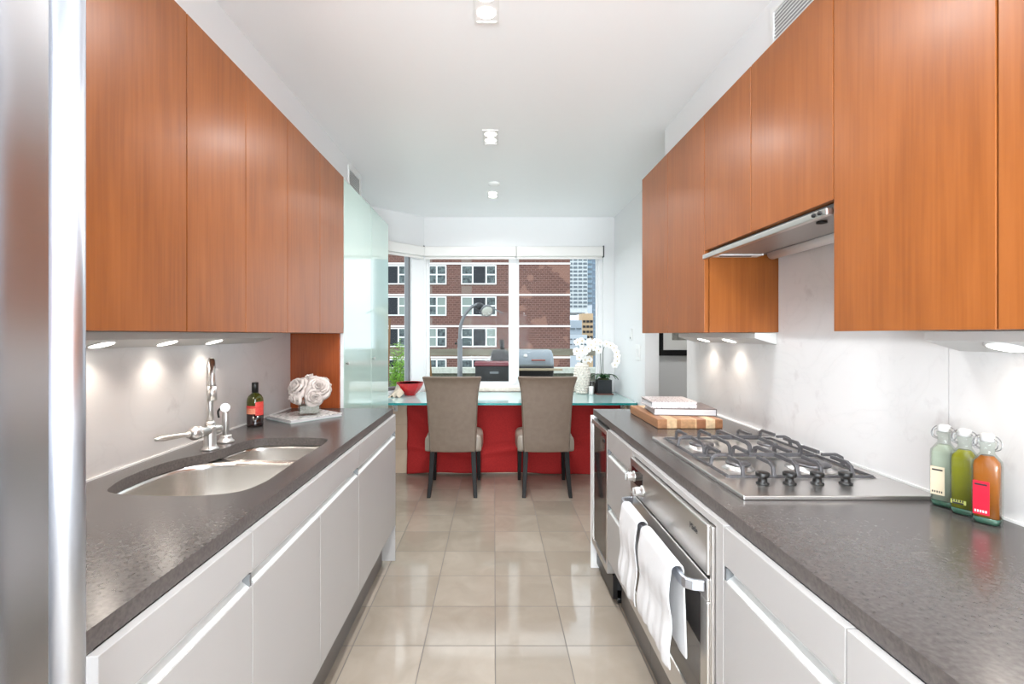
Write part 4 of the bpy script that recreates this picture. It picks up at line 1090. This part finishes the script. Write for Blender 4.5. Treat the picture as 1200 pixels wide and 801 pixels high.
MB().tube([(.60,gy-.25,gz+.10),(.60,gy-.30,gz+.10),(.80,gy-.30,gz+.10),(.80,gy-.25,gz+.10)],.012,8).build('handle',pm('red_brown_wood',(150,78,66),.5),ld_)
MB().lathe([(.032,0),(.032,.01),(0,.012)],(.50,gy-.205,gz+.165),18,(0,-.77,.63)).build('thermometer','chrome',ld_)
MB().cyl((.14,gy,gz+.24),(.12,gy,gz+.42),.038,n=20).build('chimney','grillblack',t)
MB().box(.26,1.06,gy-.42,gy-.27,gz-.055,gz-.03).build('front_shelf',pm('shelf_wood',(176,160,132),.6),t)
for x in (.02,.88):
    for yy in (gy-.2,gy+.2): MB().box(x-.02,x+.02,yy-.02,yy+.02,-.02,gz-.12).build('leg','grillblack',t)
# black cart with burgundy top
t = thing('storage_cart','black outdoor cart with a burgundy lid outside the left pane','cart',(.05,7.0,-.02))
MB().box(-.262,.33,6.80,7.2,.05,.905).build('body','grillblack',t,bevel=.01)
MB().box(-.275,.345,6.785,7.215,.906,.955).build('lid',pm('burgundy_lid',(120,44,54),.35),t,bevel=.008)
MB().box(-.06,.06,6.783,6.799,.80,.83).build('handle','greymetal',t)
for x in (-.22,.28):
    MB().cyl((x,6.83,.03),(x,6.88,.03),.049,n=20).build('wheel','blackplastic',t); MB().cyl((x,7.12,.03),(x,7.17,.03),.049,n=20).build('wheel','blackplastic',t)
# gooseneck terrace lamp
t = thing('gooseneck_lamp','grey gooseneck outdoor lamp on a thick pole outside','lamp',(-.488,7.3,-.02))
k_ = 7.3/7
P = lambda x,z: (x*k_, 7.3, H+(z-H)*k_)
MB().cyl(( -.488*k_,7.3,-.02),P(-.488,1.28),.037,n=20).build('pole','greymetal',t)
MB().tube([P(-.488,1.26),P(-.488,1.38),P(-.47,1.50),P(-.42,1.62),P(-.34,1.72),P(-.25,1.77),P(-.20,1.76)],.024,14,sub=5).build('neck','greymetal',t)
MB().lathe([(.0,-.05),(.045,-.045),(.055,0),(.045,.045),(0,.05)],P(-.205,1.745),18,(1,0,-.3)).build('joint','darkmetal',t)
hd = MB().lathe([(.03,-.02),(.05,.0),(.092,.05),(.10,.085),(.092,.09),(.0,.075)],P(-.12,1.72),28,(.25,-.75,-.55)).build('lamp_head','greymetal',t)
MB().lathe([(.09,.086),(.06,.098),(0,.102)],P(-.12,1.72),28,(.25,-.75,-.55)).build('lens',pm('frosted_lens',(206,206,196),.3),hd)
MB().tube([P(-.19,1.76),P(-.08,1.75),P(.0,1.71),P(.13,1.64)],.009,8,sub=4).build('arm','greymetal',t)
MB().lathe([(.016,0),(.016,.03),(0,.032)],P(-.53,1.215),12,(-1,0,0)).build('knob','blackplastic',t)
# leafy bamboo in planter
px, py = -1.28, 6.7
t = thing('potted_bamboo','bright green feathery bamboo in a planter outside the narrow window','plant',(px,py,-.02))
MB().lathe([(.16,0),(.2,.05),(.24,.38),(.25,.40),(.23,.40),(.2,.36),(0,.36)],(px,py,-.02),28).build('planter',pm('terracotta',(150,96,70),.7),t)
rnd = random.Random(4); fst = MB(); lf = MB()
for s_ in range(22):
    a = rnd.uniform(0,2*pi); r0 = rnd.uniform(0,.12); tx = px+r0*cos(a)*3.2; ty = py+r0*sin(a)*2; top = rnd.uniform(.75,1.25)
    base = Vector((px+r0*cos(a),py+r0*sin(a),.34)); tip = Vector((tx,ty,top)); fst.tube([base,(base+tip)/2+Vector((0,0,.05)),tip],.004,6,sub=3)
    for k in range(85):
        v0 = rnd.uniform(.15,1.05); p = base.lerp(tip,v0); d = Vector((rnd.uniform(-1,1),rnd.uniform(-1,1),rnd.uniform(-.5,.9))).normalized()*rnd.uniform(.05,.11)
        w_ = d.cross(Vector((rnd.uniform(-1,1),rnd.uniform(-1,1),1))).normalized()*.007
        lf._add([p,p+d*.45+w_,p+d,p+d*.45-w_],[(0,1,2,3)])
fst.build('canes',pm('cane_green',(110,128,60),.5),t)
lf.build('foliage',noisy('bamboo_leaf',(96,150,44),(150,196,70),nscale=9,rough=.5),t,fixn=False)
# leaning wooden poles
tag(MB().cyl((-1.46,6.62,-.02),(-1.34,6.3,1.55),.014,n=12).build('wooden_stake',pm('brown_wood',(120,86,56),.7)),'thin brown wooden stake leaning among the bamboo','stake')
tag(MB().cyl((-.70,6.0,-.02),(-.835,6.0,1.55),.016,n=12).build('wooden_stake',M['brown_wood'] if 'brown_wood' in M else pm('brown_wood2',(120,90,52),.7)),'brown wooden stake leaning left of the gooseneck lamp','stake')

# ------------------------------------------------------------------ outside: buildings
def brick(name, c1, c2, mort, patch=None):
    m = pm(name,c1,.85); b = m.node_tree.nodes['Principled BSDF']
    g = N(m,'ShaderNodeNewGeometry'); s = N(m,'ShaderNodeSeparateXYZ'); cb = N(m,'ShaderNodeCombineXYZ')
    L(m,g.outputs['Position'],s.inputs[0]); L(m,s.outputs[0],cb.inputs[0]); L(m,s.outputs[2],cb.inputs[1])
    bt = N(m,'ShaderNodeTexBrick'); bt.inputs['Scale'].default_value = 1.0
    bt.inputs['Color1'].default_value = lin(c1); bt.inputs['Color2'].default_value = lin(c2); bt.inputs['Mortar'].default_value = lin(mort)
    bt.inputs['Brick Width'].default_value = .40; bt.inputs['Row Height'].default_value = .20; bt.inputs['Mortar Size'].default_value = .02
    L(m,cb.outputs[0],bt.inputs['Vector']); last = bt.outputs['Color']
    if patch:
        mp = N(m,'ShaderNodeMapping'); mp.inputs['Scale'].default_value = (.5,.62,1); nz = N(m,'ShaderNodeTexNoise'); nz.inputs['Scale'].default_value = 1; nz.inputs['Detail'].default_value = 1.5
        L(m,cb.outputs[0],mp.inputs[0]); L(m,mp.outputs[0],nz.inputs['Vector'])
        rp = N(m,'ShaderNodeValToRGB'); rp.color_ramp.elements[0].position=.585; rp.color_ramp.elements[1].position=.60
        L(m,nz.outputs['Fac'],rp.inputs[0])
        gx = N(m,'ShaderNodeMath',operation='GREATER_THAN'); gx.inputs[1].default_value = 1.8; L(m,s.outputs[0],gx.inputs[0])
        mu = N(m,'ShaderNodeMath',operation='MULTIPLY'); L(m,rp.outputs[0],mu.inputs[0]); L(m,gx.outputs[0],mu.inputs[1])
        mu2 = N(m,'ShaderNodeMath',operation='MULTIPLY'); mu2.inputs[1].default_value=.55; L(m,mu.outputs[0],mu2.inputs[0])
        mx = N(m,'ShaderNodeMixRGB'); mx.inputs[2].default_value = lin(patch); L(m,mu2.outputs[0],mx.inputs[0]); L(m,last,mx.inputs[1]); last = mx.outputs[0]
    L(m,last,b.inputs['Base Color'])
    return m
M['brick'] = brick('red_brown_brick',(108,74,64),(94,64,56),(130,102,92),(150,112,96))
YBd = 45.0; k_ = YBd/574
bxf = lambda px_: (px_-579)*k_; bzf = lambda py_: H-(py_-392)*k_
t = thing('brick_apartment_building','red brick apartment block with white floor bands across the street','building',(-9,51,-16))
MB().box(-26, bxf(668), YBd, YBd+14, -16, 26).build('brick_walls','brick',t)
M['band'] = pm('white_band',(232,226,220),.7)
M['winframe'] = pm('white_sash',(226,226,222),.5)
M['darkpane'] = noisy('reflecting_pane',(48,54,56),(96,108,106),nscale=.7,rough=.1,spec=.4)
M['blackpane'] = pm('dark_pane',(34,36,40),.1,spec=.3)
M['shade'] = pm('pale_shade_pane',(130,142,134),.4)
M['acgrille'] = pm('ac_grille',(126,108,98),.8)
rows = [308.7+36.6*i for i in range(-9,14)]
for y in rows: MB().box(-26.05, bxf(668)+.04, YBd-.06, YBd-.001, bzf(y+1), bzf(y-1)).build('floor_band','band',t)
wcols = [(437.5,479.2,3),(494,523.3,2),(540.3,581.7,3),(396,430,2),(350,390,3)]
def bwin(x0,x1,zt_,zb_,kind,ri):
    X_0,X_1 = bxf(x0),bxf(x1); fr = .11
    f = MB(); f.box(X_0,X_1,YBd-.10,YBd-.001,zt_-fr,zt_); f.box(X_0,X_1,YBd-.10,YBd-.001,zb_,zb_+fr); f.box(X_0,X_0+fr,YBd-.10,YBd-.001,zb_+fr,zt_-fr); f.box(X_1-fr,X_1,YBd-.10,YBd-.001,zb_+fr,zt_-fr)
    w_ = X_1-X_0; zm = (zt_+zb_)/2+.02
    if kind == 3: cuts = [(X_0+fr,X_0+w_*.31),(X_0+w_*.35,X_0+w_*.69),(X_0+w_*.73,X_1-fr)]; split = (True,False,True)
    else: cuts = [(X_0+fr,X_0+w_*.58),(X_0+w_*.64,X_1-fr)]; split = (True,True)
    for a_, b_ in zip(cuts,cuts[1:]): f.box(a_[1],b_[0],YBd-.10,YBd-.001,zb_+fr,zt_-fr)
    for (a_,b_),s_ in zip(cuts,split):
        if s_: f.box(a_,b_,YBd-.08,YBd-.001,zm-.06,zm+.06)
    o = f.build('window','winframe',t)
    for j,((a_,b_),s_) in enumerate(zip(cuts,split)):
        mt = 'blackpane' if (not s_) else ('shade' if (ri+j)%3 == 0 else 'darkpane')
        MB().box(a_,b_,YBd-.05,YBd-.0012,zb_+fr,zt_-fr).build('pane',mt,o)
for ri in range(-2,6):
    yt = 310.6+36.6*ri; 
    for ci,(x0,x1,kd) in enumerate(wcols):
        bwin(x0,x1,bzf(yt),bzf(yt+22.6),kd,ri+ci)
        g = MB(); g.box(bxf(x0+.4),bxf(x0+12.5),YBd-.03,YBd-.0008,bzf(yt+33),bzf(yt+24.6)); g.build('vent_panel','acgrille',t)
# distant buildings
def tower(name,label,X0_,X1_,Y_,z1_,wall,pane,nx,nz_,zs,za,rowh,depth=20,z0_=-20):
    t = thing(name,label,'building',((X0_+X1_)/2,Y_,z0_)); MB().box(X0_,X1_,Y_,Y_+depth,z0_,z1_).build('wall',wall,t)
    cw = (X1_-X0_)/nx
    for j in range(nz_):
        zz = zs+j*za
        for i in range(nx):
            MB().box(X0_+cw*(i+.12),X0_+cw*(i+.88),Y_-.15,Y_-.001,zz,zz+rowh).build('window',pane,t)
M['tw_white'] = noisy('white_concrete',(226,230,230),(206,214,216),nscale=.4,rough=.8)
M['tw_glass'] = pm('blue_glass',(120,146,164),.15,spec=.8)
M['tw_pane'] = pm('grey_pane',(104,116,124),.2)
M['tw_beige'] = pm('beige_brick',(206,176,140),.85)
M['tw_pale'] = pm('pale_blue_grey',(176,188,198),.8)
M['tw_ice'] = pm('ice_blue_render',(214,226,234),.8)
K = lambda px_,Y_: (px_-579)/574*Y_
Z = lambda py_,Y_: H-(py_-392)/574*Y_
tower('white_tower','tall white high-rise with rows of grey windows, seen past the brick block',K(660,130),K(688.5,130),130,42,'tw_white','tw_pane',5,15,Z(360,130),.0105*130*.77*.98,.55,z0_=Z(366,130))
tower('blue_glass_tower','slim blue-grey glass tower at the right edge of the window',K(686.5,152),K(693.8,152),152,54,'tw_glass','tw_pane',3,11,Z(356,152),1.5,.6,depth=6,z0_=Z(357,152))
tower('dark_glass_tower','dark blue glass tower beside the right window frame',K(693.9,162),K(714,162),162,60,pm('deep_blue_glass',(104,124,142),.2,spec=.8),'tw_glass',4,16,Z(395,162),2.2,.5,depth=8)
tower('beige_building','small beige brick building with dark windows low in the right pane',K(682.5,90),K(695,90),90,Z(367,90),'tw_beige','blackpane',3,5,Z(402,90),.95,.42,depth=4)
tower('grey_building','pale blue-grey building beside the brick block',K(660,84),K(682,84),84,Z(375,84),'tw_pale','tw_pane',3,1,Z(386,84),.9,.3,depth=4)
tower('low_pale_building','low ice-blue building at the foot of the brick block',K(655,66),K(688,66),66,Z(392,66),'tw_ice','tw_pane',4,2,Z(404,66),.7,.15,depth=8)
# street-level ground
struct('ground', MB().box(-120,120,9.8,260,-20.2,-20), pm('street',(110,110,108),.9))

# ------------------------------------------------------------------ world + light
w = bpy.data.worlds.new('sky'); S.world = w; w.use_nodes = True; nt = w.node_tree
bg = nt.nodes['Background']; tc = nt.nodes.new('ShaderNodeTexCoord'); mp = nt.nodes.new('ShaderNodeMapping'); mp.inputs['Scale'].default_value = (1,1,3)
nz = nt.nodes.new('ShaderNodeTexNoise'); nz.inputs['Scale'].default_value = 2; nz.inputs['Detail'].default_value = 6
rp = nt.nodes.new('ShaderNodeValToRGB'); rp.color_ramp.elements[0].position = .35; rp.color_ramp.elements[0].color = (.72,.84,1,1); rp.color_ramp.elements[1].position = .6; rp.color_ramp.elements[1].color = (1,1,1,1)
nt.links.new(tc.outputs['Generated'],mp.inputs[0]); nt.links.new(mp.outputs[0],nz.inputs['Vector']); nt.links.new(nz.outputs['Fac'],rp.inputs[0]); nt.links.new(rp.outputs[0],bg.inputs[0])
bg.inputs[1].default_value = 1.3

def area(name, loc, rot, sx, sy, e, col=(1,1,1)):
    ld = bpy.data.lights.new(name,'AREA'); ld.shape='RECTANGLE'; ld.size=sx; ld.size_y=sy; ld.energy=e; ld.color=col
    o = bpy.data.objects.new(name,ld); C.objects.link(o); o.location=loc; o.rotation_euler=rot; return o
# added fill light, unseen behind the viewer, tilted up to brighten the room
area('rear_fill_light',(0,YF-.2,1.3),(R(140),0,0),1.9,2.1,200,(.88,.95,1))

# ------------------------------------------------------------------ camera
cam = bpy.data.cameras.new('camera'); co = bpy.data.objects.new('camera',cam); C.objects.link(co)
co.location = (0,0,H); co.rotation_euler = (R(90),0,0)
cam.sensor_width = 36; cam.lens = 36*574/1200; cam.shift_x = 21/1200; cam.shift_y = -8.5/1200
cam.clip_start = .02; cam.clip_end = 600
S.camera = co
S.view_settings.view_transform = 'Standard'; S.view_settings.look = 'None'; S.view_settings.gamma = 1
S.view_settings.use_curve_mapping = False
S.view_settings.exposure = 0.82
